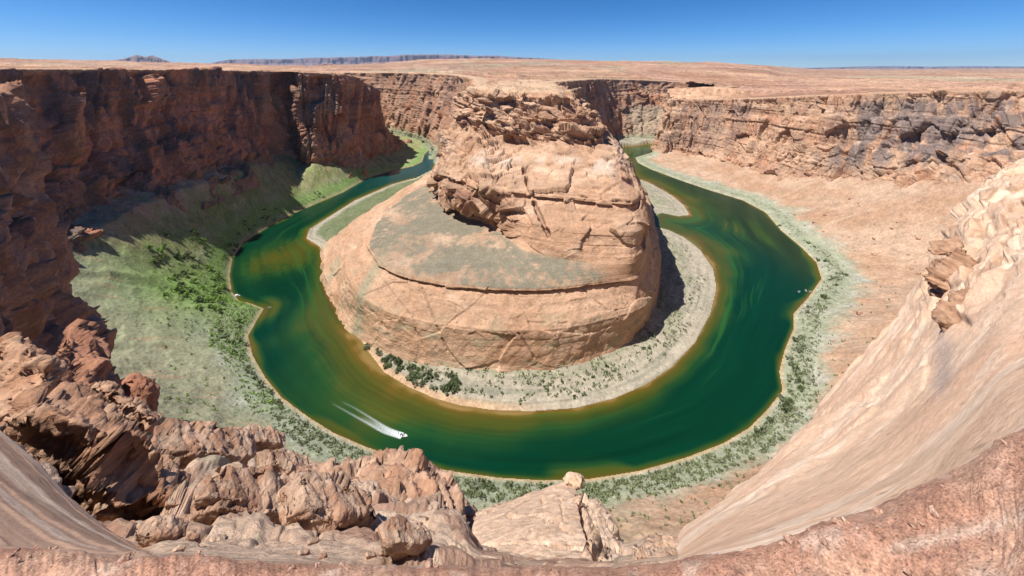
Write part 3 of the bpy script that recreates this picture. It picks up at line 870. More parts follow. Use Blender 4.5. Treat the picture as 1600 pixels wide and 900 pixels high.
_, _, led3 = worley(XP / 32, YP / 45, 0, 127)
zp = zp + sstep(3, 60, dn) * (8.0 * (led2 - 0.5) + 3.0 * (led3 - 0.5) * (YP < 2500))
ch = fbm(XP / 700, YP / 1500, 0, 4, 123)
c = mixc(PLAINC, (0.36, 0.20, 0.12), sstep(-0.2, 0.25, ch))
c = mixc(c, (0.33, 0.29, 0.19), 0.7 * sstep(0.05, 0.3, fbm(XP / 900, YP / 2500, 3, 3, 124)))
c = mixc(c, (0.36, 0.21, 0.15), 0.6 * sstep(0.62, 0.75, led))
c = c * (1 + 0.3 * noise(XP / 900, YP / 260, 1.5, 128) + 0.15 * noise(XP / 200, YP / 90, 2.5, 129))[..., None]
c = mixc(c, (0.30, 0.155, 0.10), 0.75 * sstep(0.60, 0.68, led2) * sstep(-0.1, 0.2, ch))
fsp, _, rsp = worley(XP / 14, YP / 22, 0, 125)
c = mixc(c, (0.22, 0.17, 0.10), 0.55 * (1 - sstep(0.15, 0.45, fsp)) * (rsp > 0.5))
fm = land[:-1, :-1] & land[1:, 1:] & land[1:, :-1] & land[:-1, 1:]
plain = grid_mesh('desert_plain', np.stack([XP, YP, zp], -1), M_PLAIN, np.clip(c, 0.01, 0.9), mask=fm)
tag(plain, 'flat tan desert plateau reaching the horizon', None, None, 'structure')

# far mesas and hills: ridges with a foot, a talus slope, a cliff and a flat top
def mesa(name, pts, Yd, depth, colr, label, seed, rough=0.25, foot=109):
    a = np.array(pts, float)
    n = 500
    px = np.linspace(a[0, 0], a[-1, 0], n); top = np.interp(px, a[:, 0], a[:, 1])
    ppm = Yd / F
    Xm = (px - CX) * ppm
    zt_ = -(top - CY) * ppm; zf = -(foot - CY) * ppm
    hgt = np.maximum(zt_ - zf, 1)
    zt_ = zf + hgt * (1 + rough * 0.35 * fbm(Xm / (ppm * 40), seed + 0.3, 0.5, 4, seed) + rough * 0.1 * noise(Xm / (ppm * 4), seed + 0.3, 0.5, seed + 1))
    prof = [(0, 0.0), (0.3, 0.12), (0.5, 0.45), (0.56, 0.6), (0.62, 0.94), (0.68, 1.0), (0.9, 1.02), (1.6, 1.0), (2.0, 0)]
    pp = np.array(prof); tv = np.linspace(0, 1, 60)
    fy = np.interp(tv, np.linspace(0, 1, len(pp)), pp[:, 0]); fz = np.interp(tv, np.linspace(0, 1, len(pp)), pp[:, 1])
    gul = 0.35 * fbm(Xm[:, None] / (ppm * 34), fz[None, :] * 0.5, 0.3, 3, seed + 2) + 0.10 * ridge(Xm[:, None] / (ppm * 9) + 0.6 * noise(Xm[:, None] / (ppm * 25), 0.5, 0.5, seed), fz[None, :] * 0.6, 0.3, 2, seed + 6)
    Ym = Yd + depth * (fy[None, :] + gul * np.sin(np.clip(fy, 0, 1) * np.pi)[None, :])
    Zm = zf + (zt_ - zf)[:, None] * fz[None, :]
    Pm = np.stack([np.broadcast_to(Xm[:, None] * 1.0, Ym.shape) * (Ym / Yd), Ym, Zm], -1)
    bands = noise(0.1, 0.2, np.broadcast_to(fz[None, :] * 9, Ym.shape) + 0.3 * gul, seed + 3)
    cc = np.asarray(colr, f4) * (1 + 0.35 * bands)[..., None]
    cc = mixc(cc, np.asarray(colr) * 1.35, 0.6 * sstep(0.2, 0.4, noise(Xm[:, None] / (ppm * 14), fz[None, :] * 3, 0.1, seed + 5)))
    o = grid_mesh(name, Pm, M_MESA, np.clip(cc, 0.01, 0.9))
    tag(o, label, None, None, 'structure')
mesa('far_mesa', [(300, 104), (330, 98), (355, 92), (440, 91), (500, 89), (560, 87), (600, 86), (640, 84), (700, 84), (780, 86), (860, 91), (905, 96), (930, 104)], 24000, 2500,
     (0.19, 0.13, 0.135), 'long bluish mesa along the horizon behind the plateau', 131)
mesa('far_hill', [(150, 101), (170, 95), (190, 92), (205, 87), (214, 85), (224, 88), (238, 85), (250, 90), (266, 96), (285, 101)], 16000, 1500,
     (0.20, 0.13, 0.115), 'small dark double hill rising above the shaded rim', 141, 0.5, 106)
mesa('far_mesa', [(440, 106), (490, 102), (510, 99), (540, 101), (580, 104), (640, 101), (700, 103), (730, 106)], 9500, 900,
     (0.27, 0.15, 0.11), 'low dark red mesa in front of the long bluish one', 151, 0.3, 110)
mesa('far_mesa', [(930, 103), (980, 97), (1000, 95), (1040, 95), (1080, 97), (1110, 96), (1150, 99), (1200, 103)], 12000, 900,
     (0.45, 0.30, 0.22), 'low pale pink mesa on the horizon beyond the butte', 161, 0.3, 108)
mesa('far_mesa', [(1240, 107), (1300, 105), (1380, 103), (1450, 104), (1520, 103.5), (1620, 104), (1700, 106)], 45000, 3000,
     (0.22, 0.16, 0.14), 'faint grey mesa line at the far horizon over the sunlit wall', 171, 0.2, 110)

# ------------------------------------------------------------------ near rim: red ground, striped slab, rocky slope, slickrock dome
cols_ = {
    -300: [(7, 845), (14, 640), (22, 560), (40, 700), (70, 760)],
    0: [(7, 858), (14, 745), (22, 668), (32, 800), (60, 790)],
    60: [(7, 861), (13, 780), (19, 720), (30, 830), (60, 780)],
    100: [(7, 863), (12, 805), (17, 768), (26, 840), (60, 770)],
    150: [(7, 865), (11, 832), (15, 812), (24, 838), (60, 740)],
    200: [(7, 868), (10, 856), (13, 847), (24, 826), (58, 700)],
    240: [(7, 870), (10, 868), (14, 858), (28, 800), (62, 690)],
    300: [(8, 873), (14, 845), (24, 800), (45, 725), (65, 683)],
    400: [(8, 877), (14, 848), (24, 808), (45, 752), (70, 702)],
    470: [(8, 879), (14, 850), (24, 812), (42, 770), (66, 727)],
    530: [(9, 882), (15, 855), (24, 820), (40, 780), (58, 735)],
    600: [(9, 884), (15, 860), (24, 828), (36, 795), (50, 760)],
    680: [(9, 886), (15, 866), (22, 845), (30, 825), (38, 810)],
    740: [(9, 888), (13, 880), (18, 872), (23, 866), (28, 862)],
    850: [(9, 890), (12, 885), (15, 880), (19, 876), (24, 872)],
    980: [(9, 886), (12, 882), (15, 878), (19, 874), (24, 870)],
    1050: [(8, 880), (10, 876), (12, 873), (14, 871), (16, 869)],
    1100: [(7, 866), (9, 861), (11, 854), (13, 846), (16, 836)],
    1200: [(7, 842), (10, 822), (14, 798), (20, 770), (28, 740)],
    1300: [(7, 816), (11, 780), (18, 730), (28, 680), (42, 626)],
    1400: [(7, 777), (12, 720), (22, 640), (42, 555), (70, 490)],
    1450: [(7, 752), (12, 680), (24, 585), (48, 485), (85, 418)],
    1500: [(6, 727), (13, 635), (28, 520), (55, 410), (100, 345)],
    1560: [(6, 690), (14, 570), (32, 450), (70, 330), (118, 268)],
    1600: [(6, 664), (15, 545), (40, 400), (80, 300), (130, 248)],
    1700: [(6, 610), (15, 490), (40, 350), (80, 270), (150, 220)],
    1900: [(6, 540), (20, 400), (60, 300), (120, 230), (220, 180)],
}
Eedge = {-300: 845, 0: 858, 200: 868, 400: 877, 700: 885, 980: 885, 1060: 877, 1200: 842, 1400: 780, 1500: 730, 1600: 668, 1700: 615, 1900: 545}
npx = np.r_[np.arange(-900, -300, 8.0), np.arange(-300, 1900, 1.5 / Q), np.arange(1900, 3600, 8.0)]
kx = np.array(sorted(cols_)); KT = np.array([cols_[k] for k in kx], float)   # C,5,2
ex = np.array(sorted(Eedge)); ey = np.array([Eedge[k] for k in ex], float)
E_ = np.interp(npx, ex, ey)
zg = -(E_ - CY) / F * 3.2
zg = gsmooth(zg, 12)
keysY = [np.full(npx.shape, 0.5), np.full(npx.shape, 1.2), np.full(npx.shape, 3.2)]
keysZ = [zg * 0 - 4.3, 0.75 * zg - 0.25 * 4.4, zg]
for k in range(5):
    yy = gsmooth(np.interp(npx, kx, KT[:, k, 0]), 7); pp = gsmooth(np.interp(npx, kx, KT[:, k, 1]), 7)
    keysY.append(yy); keysZ.append(-(pp - CY) / F * yy)
los = -keysZ[-1] / keysY[-1]
drop = np.maximum(1.5, los * 1.35 + 0.15)
y7, z7 = keysY[-1], keysZ[-1]
for dy in (0.06, 0.25, 1.0):
    reach = np.maximum((z7 + 265) / drop, 5)
    keysY.append(y7 + reach * dy); keysZ.append(z7 - drop * reach * dy * (0.6 if dy < 0.1 else 1))
seg_rows = [10, 40, 40, 75, 95, 95, 85, 26, 36, 40]
Yn, Zn, Kn = [], [], []
for k, m in enumerate(seg_rows):
    m = int(m * Q)
    for j in range(m):
        u = j / m
        Yn.append(keysY[k] + (keysY[k + 1] - keysY[k]) * u); Zn.append(keysZ[k] + (keysZ[k + 1] - keysZ[k]) * u); Kn.append(k + u)
Yn = np.array(Yn).T; Zn = np.array(Zn).T; Kn = np.array(Kn)
Yn = gsmooth(Yn, 2, 1); Zn = gsmooth(Zn, 2, 1)
PX = np.broadcast_to(npx[:, None], Yn.shape)
Xn = (PX - CX) / F * Yn
V = np.stack([Xn, Yn, Zn], -1)
nn = grid_normals(V)
if nn[..., 2].mean() < 0: nn = -nn
nn = gsmooth(gsmooth(nn, 5, 0), 5, 1); nn /= np.linalg.norm(nn, axis=2, keepdims=True)
x, y, z_ = V[..., 0], V[..., 1], V[..., 2]
K = np.broadcast_to(Kn[None, :], Yn.shape)
wob = 0.12 * noise(x / 0.7, y / 0.7, z_ / 0.7, 200)
ground = 1 - sstep(2.0, 2.12, K + wob)
domem = sstep(1040, 1075, PX) * (1 - ground)
slabm = sstep(252, 215, PX) * (1 - sstep(5.0, 5.3, K)) * (1 - ground)
rocky = np.clip(1 - ground - domem - slabm, 0, 1)
# rocky slope: leaning blocks with undercut beds
q1 = x * 0.86 + y * 0.25 + z_ * 0.44; q2 = y * 0.9 - x * 0.2; q3 = z_ * 0.85 - x * 0.45
_, _, a1 = worley(q1 / 15 + 0.3 * noise(x / 12, y / 12, z_ / 12, 201), q2 / 13, q3 / 6, 202)
f1n, f2n, a2 = worley(q1 / 5.0 + 0.3 * noise(x / 4, y / 4, z_ / 4, 203), q2 / 4.2, q3 / 2.1, 204)
f1m, f2m, a3 = worley(q1 / 1.8, q2 / 1.6, q3 / 0.8, 205)
n1_, _ = facet(q1 / 9 + 0.3 * noise(x / 8, y / 8, z_ / 8, 201), q2 / 8, q3 / 5, 202, 0.6)
n2_, g2_ = facet(q1 / 3.2 + 0.3 * noise(x / 3, y / 3, z_ / 3, 203), q2 / 2.8, q3 / 1.8, 204, 0.6)
n3_, g3_ = facet(q1 / 1.1, q2 / 1.0, q3 / 0.7, 205, 0.6)
rd = 1.6 * fbm(x / 13, y / 13, z_ / 10, 3, 215) + 2.0 * n1_ + 0.75 * n2_ + 0.22 * n3_ - 0.3 * (1 - sstep(0, 0.09, g2_)) - 0.08 * (1 - sstep(0, 0.12, g3_)) \
    + 0.35 * beds(q3 / 1.1, 206) + 0.3 * fbm(x / 1.5, y / 1.5, z_ / 1.2, 4, 207) + 0.12 * fbm(x / 0.45, y / 0.45, z_ / 0.4, 3, 217)
rfade = sstep(8, 24, y) * (1 - 0.5 * sstep(7.05, 7.6, K))
dd_ = rocky * (1 - 0.65 * sstep(700, 760, PX)) * rd * (0.25 + 0.75 * rfade) * sstep(6, 14, y)
p1c = -0.52 * x + 0.85 * y; p2c = 0.85 * x + 0.52 * y
bedn = noise((-0.52 * x + 0.85 * y) / 3.5, (0.85 * x + 0.52 * y) / 50, z_ / 3.5, 208)
dd_ = dd_ + domem * sstep(6, 20, y) * (0.9 * fbm(x / 30, y / 30, z_ / 30, 2, 209) + 0.10 * np.tanh(3 * bedn) + 0.22 * fbm(x / 3.5, y / 3.5, z_ / 3.5, 4, 210))
PY_ = CY - F * z_ / y
crag = domem * sstep(1425, 1475, PX + 25 * noise(x / 6, y / 6, z_ / 6, 241)) * sstep(505, 455, PY_ + 30 * noise(x / 9, y / 9, z_ / 9, 242) + 0.9 * np.maximum(PX - 1520, 0))
ka, ea_ = facet(p1c / 13 + 0.3 * noise(x / 9, y / 9, z_ / 9, 243), p2c / 26, z_ / 10, 244)
kb, eb_ = facet(p1c / 5.5, p2c / 9 + 0.3 * noise(x / 5, y / 5, z_ / 5, 246), z_ / 3.6, 245)
kc, ec_ = facet(p1c / 1.9, p2c / 2.6, z_ / 1.2, 250)
dd_ = dd_ + crag * (2.4 * ka + 0.9 * kb + 0.25 * kc - 0.5 * (1 - sstep(0, 0.08, eb_)) + 0.5 * beds((z_ + 0.08 * p2c) / 2.2, 247))
xb = (0.75 * p1c + 0.9 * z_ + 0.05 * p2c + 0.5 * noise(x / 14, y / 14, z_ / 14, 260))
xb_m = sstep(-0.1, 0.25, noise(x / 22, y / 22, z_ / 22, 261))
dd_ = dd_ + domem * sstep(10, 24, y) * xb_m * (0.55 * beds(xb / 2.4, 262) + 0.2 * beds(xb / 0.8, 263))
dd_ = dd_ + domem * (1 - crag) * sstep(12, 40, y) * (0.5 * ka + 0.25 * kb + 0.10 * kc)
clf = np.abs(noise(p1c / 9 + 2.0, p2c / 60, z_ / 14, 248))
dd_ = dd_ - domem * sstep(14, 30, y) * 0.9 * (1 - sstep(0, 0.035, clf)) * sstep(-0.1, 0.2, noise(x / 16, y / 16, z_ / 16, 249))
dd_ = dd_ + slabm * 0.05 * fbm(x / 1.5, y / 1.5, z_ / 1.5, 3, 211) + slabm * 0.05 * beds((0.46 * x + 0.89 * y) / 0.3, 212)
gf1, _ge = facet(x / 0.5, y / 0.5, z_ / 0.3, 252)
gf2, ge2 = facet(x / 0.14, y / 0.14, z_ / 0.09, 253)
dd_ = dd_ + ground * (0.03 * gf1 + 0.012 * gf2 - 0.008 * (1 - sstep(0, 0.12, ge2)) + 0.10 * fbm(x / 0.8, y / 0.8, z_ / 0.8, 4, 213) + 0.03 * fbm(x / 0.12, y / 0.12, z_ / 0.12, 3, 214))
dd_ = gsmooth(gsmooth(dd_, 0.9, 0), 0.9, 1)
Pn = V + nn * dd_[..., None]
x, y, z_ = Pn[..., 0], Pn[..., 1], Pn[..., 2]
# albedo
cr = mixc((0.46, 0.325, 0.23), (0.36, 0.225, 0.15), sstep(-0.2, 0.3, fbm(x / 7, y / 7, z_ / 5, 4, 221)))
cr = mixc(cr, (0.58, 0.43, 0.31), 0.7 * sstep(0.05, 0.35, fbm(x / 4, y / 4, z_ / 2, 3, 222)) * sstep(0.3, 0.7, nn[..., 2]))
cr = mixc(cr, (0.24, 0.12, 0.08), 0.55 * (1 - sstep(0.35, 0.62, a2)) * sstep(0.0, 0.3, noise(x / 9, y / 9, z_ / 9, 223) + 0.2))
cr = mixc(cr, (0.27, 0.25, 0.17), 0.6 * sstep(0.18, 0.36, fbm(x / 5, y / 5, z_ / 12, 3, 224)))
p1 = -0.52 * x + 0.85 * y; p2 = 0.85 * x + 0.52 * y
wv = 0.8 * noise(x / 25, y / 25, z_ / 25, 218)
lin = noise(p1 / 2.2 + wv, p2 / 30, z_ / 2.6 + wv, 225) + 0.7 * noise(p1 / 0.7 + wv, p2 / 9, z_ / 0.8, 226) + 0.5 * fbm(p1 / 0.3, p2 / 0.7, z_ / 0.3, 3, 251)
cd = mixc((0.70, 0.475, 0.32), (0.63, 0.40, 0.26), sstep(-0.3, 0.5, fbm(x / 16, y / 16, z_ / 16, 3, 227)))
cd = mixc(cd, (0.78, 0.59, 0.43), 0.75 * sstep(0.0, 0.5, lin))
cd = mixc(cd, (0.50, 0.29, 0.18), 0.28 * sstep(0.1, 0.6, -lin))
cd = mixc(cd, cd * 0.72, 0.6 * crag * sstep(-0.1, 0.25, kb))
cd = mixc(cd, (0.30, 0.18, 0.11), 0.7 * crag * (1 - sstep(0.02, 0.09, eb_)))
cd = cd * (1 + 0.22 * beds((0.75 * p1 + 0.9 * z_ + 0.05 * p2) / 0.9, 264) * sstep(-0.3, 0.2, noise(x / 18, y / 18, z_ / 18, 265)))[..., None]
fk1, _, fkr = worley(x / 0.9, y / 0.9, z_ / 0.9, 266)
cd = mixc(cd, (0.22, 0.14, 0.10), 0.7 * (1 - sstep(0.10, 0.22, fk1)) * (fkr > 0.8))
cd = mixc(cd, (0.34, 0.27, 0.23), 0.7 * np.exp(-((PX - 1468) / 18) ** 2) * sstep(500, 540, CY - F * z_ / y) * sstep(640, 600, CY - F * z_ / y))
st = 0.46 * x + 0.89 * y + 0.10 * noise(x / 4, y / 4, z_ / 4, 228)
cs = mixc((0.36, 0.225, 0.155), (0.42, 0.27, 0.19), sstep(-0.3, 0.3, noise(st / 1.6, 0.3, 0.7, 229)))
cs = mixc(cs, (0.56, 0.42, 0.32), 0.8 * sstep(0.25, 0.5, noise(st / 0.42, x / 60, y / 60, 230)))
cs = mixc(cs, (0.27, 0.16, 0.11), 0.4 * sstep(0.2, 0.5, noise(st / 0.16, x / 60, y / 60, 231)))
cg = mixc((0.41, 0.215, 0.14), (0.49, 0.29, 0.195), sstep(-0.2, 0.3, fbm(x / 0.7, y / 0.7, z_ / 0.7, 4, 232)))
cg = mixc(cg, (0.60, 0.43, 0.33), 0.6 * sstep(0.15, 0.4, fbm(x / 0.35, y / 0.35, z_ / 0.35, 3, 233)))
cg = mixc(cg, (0.24, 0.12, 0.09), 0.6 * sstep(0.2, 0.4, fbm(x / 0.15, y / 0.15, z_ / 0.15, 3, 234)))
paleband = np.exp(-(((CY - F * z_ / y) - (885 - (PX - 1290) * 0.26)) / 9) ** 2) * sstep(1360, 1420, PX)
cg = mixc(cg, (0.60, 0.46, 0.35), 0.7 * paleband)
Kf = Kn[:-1]
fgro = (ground[:-1, :-1] > 0.5)
fdom = (domem[:-1, :-1] > 0.5) & ~fgro
fsla = (slabm[:-1, :-1] > 0.5) & ~fgro & ~fdom
froc = ~(fgro | fdom | fsla)
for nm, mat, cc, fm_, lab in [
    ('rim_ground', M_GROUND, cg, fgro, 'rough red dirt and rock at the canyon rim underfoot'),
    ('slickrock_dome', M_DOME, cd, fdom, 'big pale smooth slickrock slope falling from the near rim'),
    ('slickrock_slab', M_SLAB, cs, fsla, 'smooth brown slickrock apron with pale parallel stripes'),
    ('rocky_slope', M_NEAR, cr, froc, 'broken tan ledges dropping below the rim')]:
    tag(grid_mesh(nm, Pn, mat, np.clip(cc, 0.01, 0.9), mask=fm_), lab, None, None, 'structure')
# the rim behind the viewer
gx, gy = np.meshgrid(np.linspace(-60, 60, 60), np.linspace(-60, 0.6, 30), indexing='ij')
gz = -4.33 + 0.12 * fbm(gx / 4, gy / 4, 0, 3, 240)
tag(grid_mesh('rim_ground', np.stack([gx, gy, gz], -1), M_GROUND, np.broadcast_to(np.array((0.42, 0.21, 0.145), f4), gx.shape + (3,)).copy()),
    'red dirt of the rim behind the viewpoint', None, None, 'structure')

def near_surface(px, py):
    """point of the near rim seen at a pixel"""
    pr0 = CX + F * Pn[..., 0] / Pn[..., 1]; pr1 = CY - F * Pn[..., 2] / Pn[..., 1]
    dq = np.hypot(pr0 - px, pr1 - py) + Pn[..., 1] * 0.02 + (Kn[None, :] > 7.05) * 100
    return Pn.reshape(-1, 3)[dq.argmin()]

# ------------------------------------------------------------------ rocks that stand on their own
def rock(name, pts, label, cat, group=None, edge=0.5, amp=0.5, seed=0, c1=(0.48, 0.31, 0.21), c2=(0.36, 0.20, 0.125), bedz=1.2, bedamp=0.4, mat=None, smooth_it=1, tilt=0.35, cell=None, cracks=()):
    """hull of real-distance points, refined, rounded and weathered along its beds"""
    bm = bmesh.new()
    for p in pts: bm.verts.new(p)
    bmesh.ops.convex_hull(bm, input=bm.verts[:])
    loose = [v for v in bm.verts if not v.link_faces]
    bmesh.ops.delete(bm, geom=loose, context='VERTS')
    for it in range(9):
        long_e = [e for e in bm.edges if e.calc_length() > edge]
        if not long_e or len(bm.verts) > 60000: break
        bmesh.ops.subdivide_edges(bm, edges=long_e, cuts=1, use_grid_fill=False)
        bmesh.ops.triangulate(bm, faces=[f for f in bm.faces if len(f.verts) > 3])
    for _ in range(smooth_it):
        bmesh.ops.smooth_vert(bm, verts=bm.verts[:], factor=0.5, use_axis_x=True, use_axis_y=True, use_axis_z=True)
    bm.normal_update()
    V = np.array([v.co[:] for v in bm.verts]); Nn = np.array([v.normal[:] for v in bm.verts])
    Fc = np.array([[v.index for v in f.verts] for f in bm.faces]) if bm.verts.index_update() is None else None
    bm.free()
    x, y, z = V.T
    s = amp
    q = z + tilt * x * 0.5
    ce = cell or 5 * s + .2
    r, je = facet(x / ce + seed + 0.25 * noise(x / ce, y / ce, q / ce, seed), y / ce, q / (ce * 0.5), seed)
    r_b, je_b = facet(x / (ce * .35) + seed, y / (ce * .35), q / (ce * 0.16), seed + 8)
    d = s * (1.5 * r + 0.5 * r_b - 0.4 * (1 - sstep(0, 0.07, je)) + 0.2 * fbm(x / (3 * s + .1), y / (3 * s + .1), q / (2 * s + .1), 4, seed + 1))
    qw = q + 0.25 * bedz * noise(x / (4 * bedz), y / (4 * bedz), q / (4 * bedz), seed + 2)
    d = d + 2.0 * bedamp * beds(qw / bedz, seed) + 0.9 * bedamp * beds(qw / (bedz * 0.31), seed + 3)
    ckm = np.zeros(len(V))
    for pts_, wpx, dep in cracks:
        dq = dist_poly(CX + F * x / y, CY - F * z / y, pts_)
        dq = dq / (1 + 0.5 * noise(x / 0.8, y / 0.8, z / 0.8, seed + 30))
        ckm = np.maximum(ckm, (1 - sstep(0.4, 1.0, dq / wpx)) * dep)
    d = d - ckm
    V2 = V + Nn * d[:, None]
    c = mixc(c1, c2, sstep(-0.25, 0.3, fbm(x / (4 * s + .5), y / (4 * s + .5), q / (2 * s + .3), 4, seed + 4)))
    c = c * (1 + 0.2 * noise(x / 30, y / 30, q / (bedz * 0.5), seed + 5))[:, None]
    base = np.array([V2[:, 0].mean(), V2[:, 1].mean(), V2[:, 2].min()])
    o = raw_mesh(name, V2 - base, Fc, mat or M_NEAR, np.clip(c, 0.01, 0.9))
    o.location = base
    return tag(o, label, cat, group)

RB = dict(c1=(0.46, 0.285, 0.185), c2=(0.36, 0.195, 0.12))
rock('rock_outcrop', [D(10, 655, 27), D(55, 640, 25), D(125, 660, 24.5), D(175, 700, 24.5), D(215, 745, 24.5), D(268, 775, 25), D(262, 808, 27), D(190, 818, 28), D(110, 790, 30), D(50, 745, 31), D(5, 690, 31),
                      D(60, 628, 33), D(110, 640, 38), D(185, 690, 36), D(270, 765, 33), D(60, 760, 44), D(200, 840, 40), D(275, 815, 34)],
     'large dark overhanging outcrop of thin brown beds above the striped slab', 'rock outcrop', edge=0.42, amp=1.0, seed=301, bedz=1.1, bedamp=0.45, **RB)
rock('boulder', [D(182, 612, 80), D(205, 590, 80), D(232, 592, 80), D(242, 612, 80), D(240, 650, 80), D(200, 640, 76), D(178, 628, 78), D(210, 592, 92), D(240, 600, 92), D(235, 655, 92), D(180, 640, 90)],
     'big smooth brown boulder jutting over the pale green slope', 'boulder', edge=0.7, amp=0.7, seed=302, bedamp=0.2, c1=(0.36, 0.17, 0.10), c2=(0.30, 0.135, 0.08))
rock('rock_slab', [D(150, 608, 66), D(168, 602, 66), D(200, 630, 64), D(240, 655, 63), D(240, 668, 63), D(180, 650, 66), D(150, 632, 68), D(165, 605, 74), D(242, 658, 74), D(160, 660, 74)],
     'tilted rock slab resting below the big brown boulder', 'rock slab', edge=0.55, amp=0.7, seed=303, bedz=0.9)
rock('rock_slab', [D(132, 640, 55), D(150, 634, 54), D(185, 660, 52), D(212, 683, 52), D(205, 690, 53), D(150, 675, 56), D(128, 655, 58), D(150, 636, 64), D(212, 684, 62), D(150, 700, 64)],
     'lower tilted slab with a shaded front beside the dark outcrop', 'rock slab', edge=0.5, amp=0.7, seed=304, bedz=0.9)
rock('rock_outcrop', [D(-20, 560, 60), D(10, 530, 62), D(45, 548, 60), D(75, 575, 56), D(80, 600, 54), D(40, 630, 52), D(-10, 660, 50), D(-40, 600, 60), D(20, 540, 76), D(80, 585, 72), D(60, 680, 66), D(-60, 680, 70)],
     'blocky red ledge with sunlit top at the foot of the red spur', 'rock outcrop', edge=0.5, amp=1.0, seed=305, **RB)
rock('rock_outcrop', [D(85, 560, 72), D(118, 510, 86), D(150, 540, 84), D(165, 600, 74), D(160, 650, 68), D(110, 665, 62), D(80, 640, 62), D(130, 520, 110), D(165, 600, 100), D(100, 690, 84)],
     'upright red rock buttress standing between spur and brown boulder', 'rock outcrop', edge=0.7, amp=1.5, seed=306, c1=(0.36, 0.18, 0.11), c2=(0.28, 0.13, 0.08))
rock('rock_outcrop', [D(505, 735, 52), D(560, 728, 50), D(612, 716, 50), D(650, 730, 48), D(690, 752, 46), D(720, 780, 44), D(748, 830, 42), D(738, 868, 38), D(690, 872, 33), D(620, 850, 32), D(560, 830, 34), D(520, 800, 38),
                      D(600, 730, 66), D(690, 775, 62), D(740, 850, 54), D(560, 860, 46)],
     'rounded pale rock mass with dark clefts beside the triangular slab', 'rock outcrop', edge=0.5, amp=1.0, cell=5, seed=307, bedz=1.6, bedamp=0.4, tilt=-0.9)
rock('rock_outcrop', [D(612, 712, 56), D(640, 722, 54), D(690, 748, 52), D(722, 780, 50), D(752, 832, 47), D(730, 815, 45), D(680, 770, 47), D(630, 735, 50), D(650, 735, 66), D(730, 800, 62), D(750, 845, 56)],
     'long dark fin of rock leaning along the rounded pale mass', 'rock outcrop', edge=0.55, amp=0.8, seed=308, c1=(0.36, 0.22, 0.15), c2=(0.27, 0.15, 0.10))
rock('rock_slab', [D(742, 800, 37), D(770, 792, 37), D(830, 768, 38), D(885, 752, 38), D(900, 760, 37), D(912, 790, 33), D(928, 830, 29), D(942, 875, 24), D(925, 885, 22), D(840, 888, 22), D(740, 885, 24), D(735, 850, 30),
                   D(780, 805, 50), D(885, 765, 48), D(920, 850, 42), D(830, 900, 40)],
     'pale triangular rock slab pointing out over the green river', 'rock slab', edge=0.35, amp=0.14, cell=4.5, seed=309, bedz=1.6, bedamp=0.05, c1=(0.66, 0.465, 0.32), c2=(0.54, 0.355, 0.24), smooth_it=3,
     cracks=[([(904, 775), (912, 815), (926, 850), (934, 885)], 4.5, 0.9), ([(792, 806), (850, 808), (896, 832)], 2.6, 0.25), ([(770, 850), (840, 846), (920, 856)], 2.6, 0.25), ([(846, 775), (852, 812), (838, 848)], 2.4, 0.22), ([(875, 770), (880, 810)], 2.2, 0.2)])
rock('rock_slab', [D(912, 783, 36.5), D(930, 780, 36), D(950, 806, 33), D(966, 840, 29), D(978, 872, 26), D(978, 888, 24), D(952, 890, 23), D(938, 856, 27), D(918, 806, 34), D(930, 796, 44), D(985, 886, 36)],
     'narrow split-off slab edge separated from the triangular slab by cracks', 'rock slab', edge=0.4, amp=0.35, seed=310, bedamp=0.10, c1=(0.63, 0.46, 0.33), c2=(0.52, 0.355, 0.25))
rock('boulder', [D(878, 748, 38), D(886, 741, 38), D(902, 741, 38), D(910, 748, 37.5), D(908, 762, 37), D(885, 760, 37), D(890, 743, 41), D(908, 750, 41)],
     'small pale boulder perched on the tip of the triangular slab', 'boulder', edge=0.25, amp=0.2, seed=311, bedamp=0.05, c1=(0.58, 0.42, 0.29), c2=(0.50, 0.34, 0.23), smooth_it=4)
rock('rock_slab', [D(985, 872, 17), D(1020, 858, 18), D(1062, 850, 18), D(1068, 862, 16), D(1040, 882, 14), D(990, 886, 14), D(1030, 862, 22), D(1066, 870, 20)],
     'low flat slab casting shade at the foot of the pale slickrock slope', 'rock slab', edge=0.3, amp=0.3, seed=312, bedamp=0.1, c1=(0.54, 0.37, 0.25), c2=(0.46, 0.29, 0.19))
# ledges on the slickrock dome
k = 0
for (px, py, w, hh, lab) in [(1496, 500, 28, 17, 'largest broken flake lying on the pale slickrock slope'), (1508, 470, 24, 14, 'layered flake above the largest one on the slickrock slope'),
                             (1488, 425, 36, 20, 'long slanted rock ledge high on the slickrock edge'), (1478, 396, 18, 13, 'dark brown rock knob at the left edge of the slickrock slope'),
                             (1468, 460, 16, 9, 'small low flake at the slickrock edge below the long ledge')]:
    p = near_surface(px, py)
    sc = p[1] / F
    rng = random.Random(400 + k)
    pts = []
    for i in range(16):
        a = rng.uniform(0, 6.28)
        pts.append((p[0] + math.cos(a) * w * sc * rng.uniform(.8, 1.1), p[1] + math.sin(a) * w * sc * rng.uniform(.6, 1.0), p[2] + (0.9 * math.cos(a) * hh + rng.uniform(-.5, 1) * hh) * sc))
    rock('rock_ledge', pts, lab, 'rock ledge', edge=max(0.25, w * sc / 14), amp=w * sc * 0.09, seed=410 + k, bedz=w * sc * 0.2, bedamp=w * sc * 0.05,
         c1=(0.44, 0.27, 0.17), c2=(0.30, 0.165, 0.10))
    k += 1

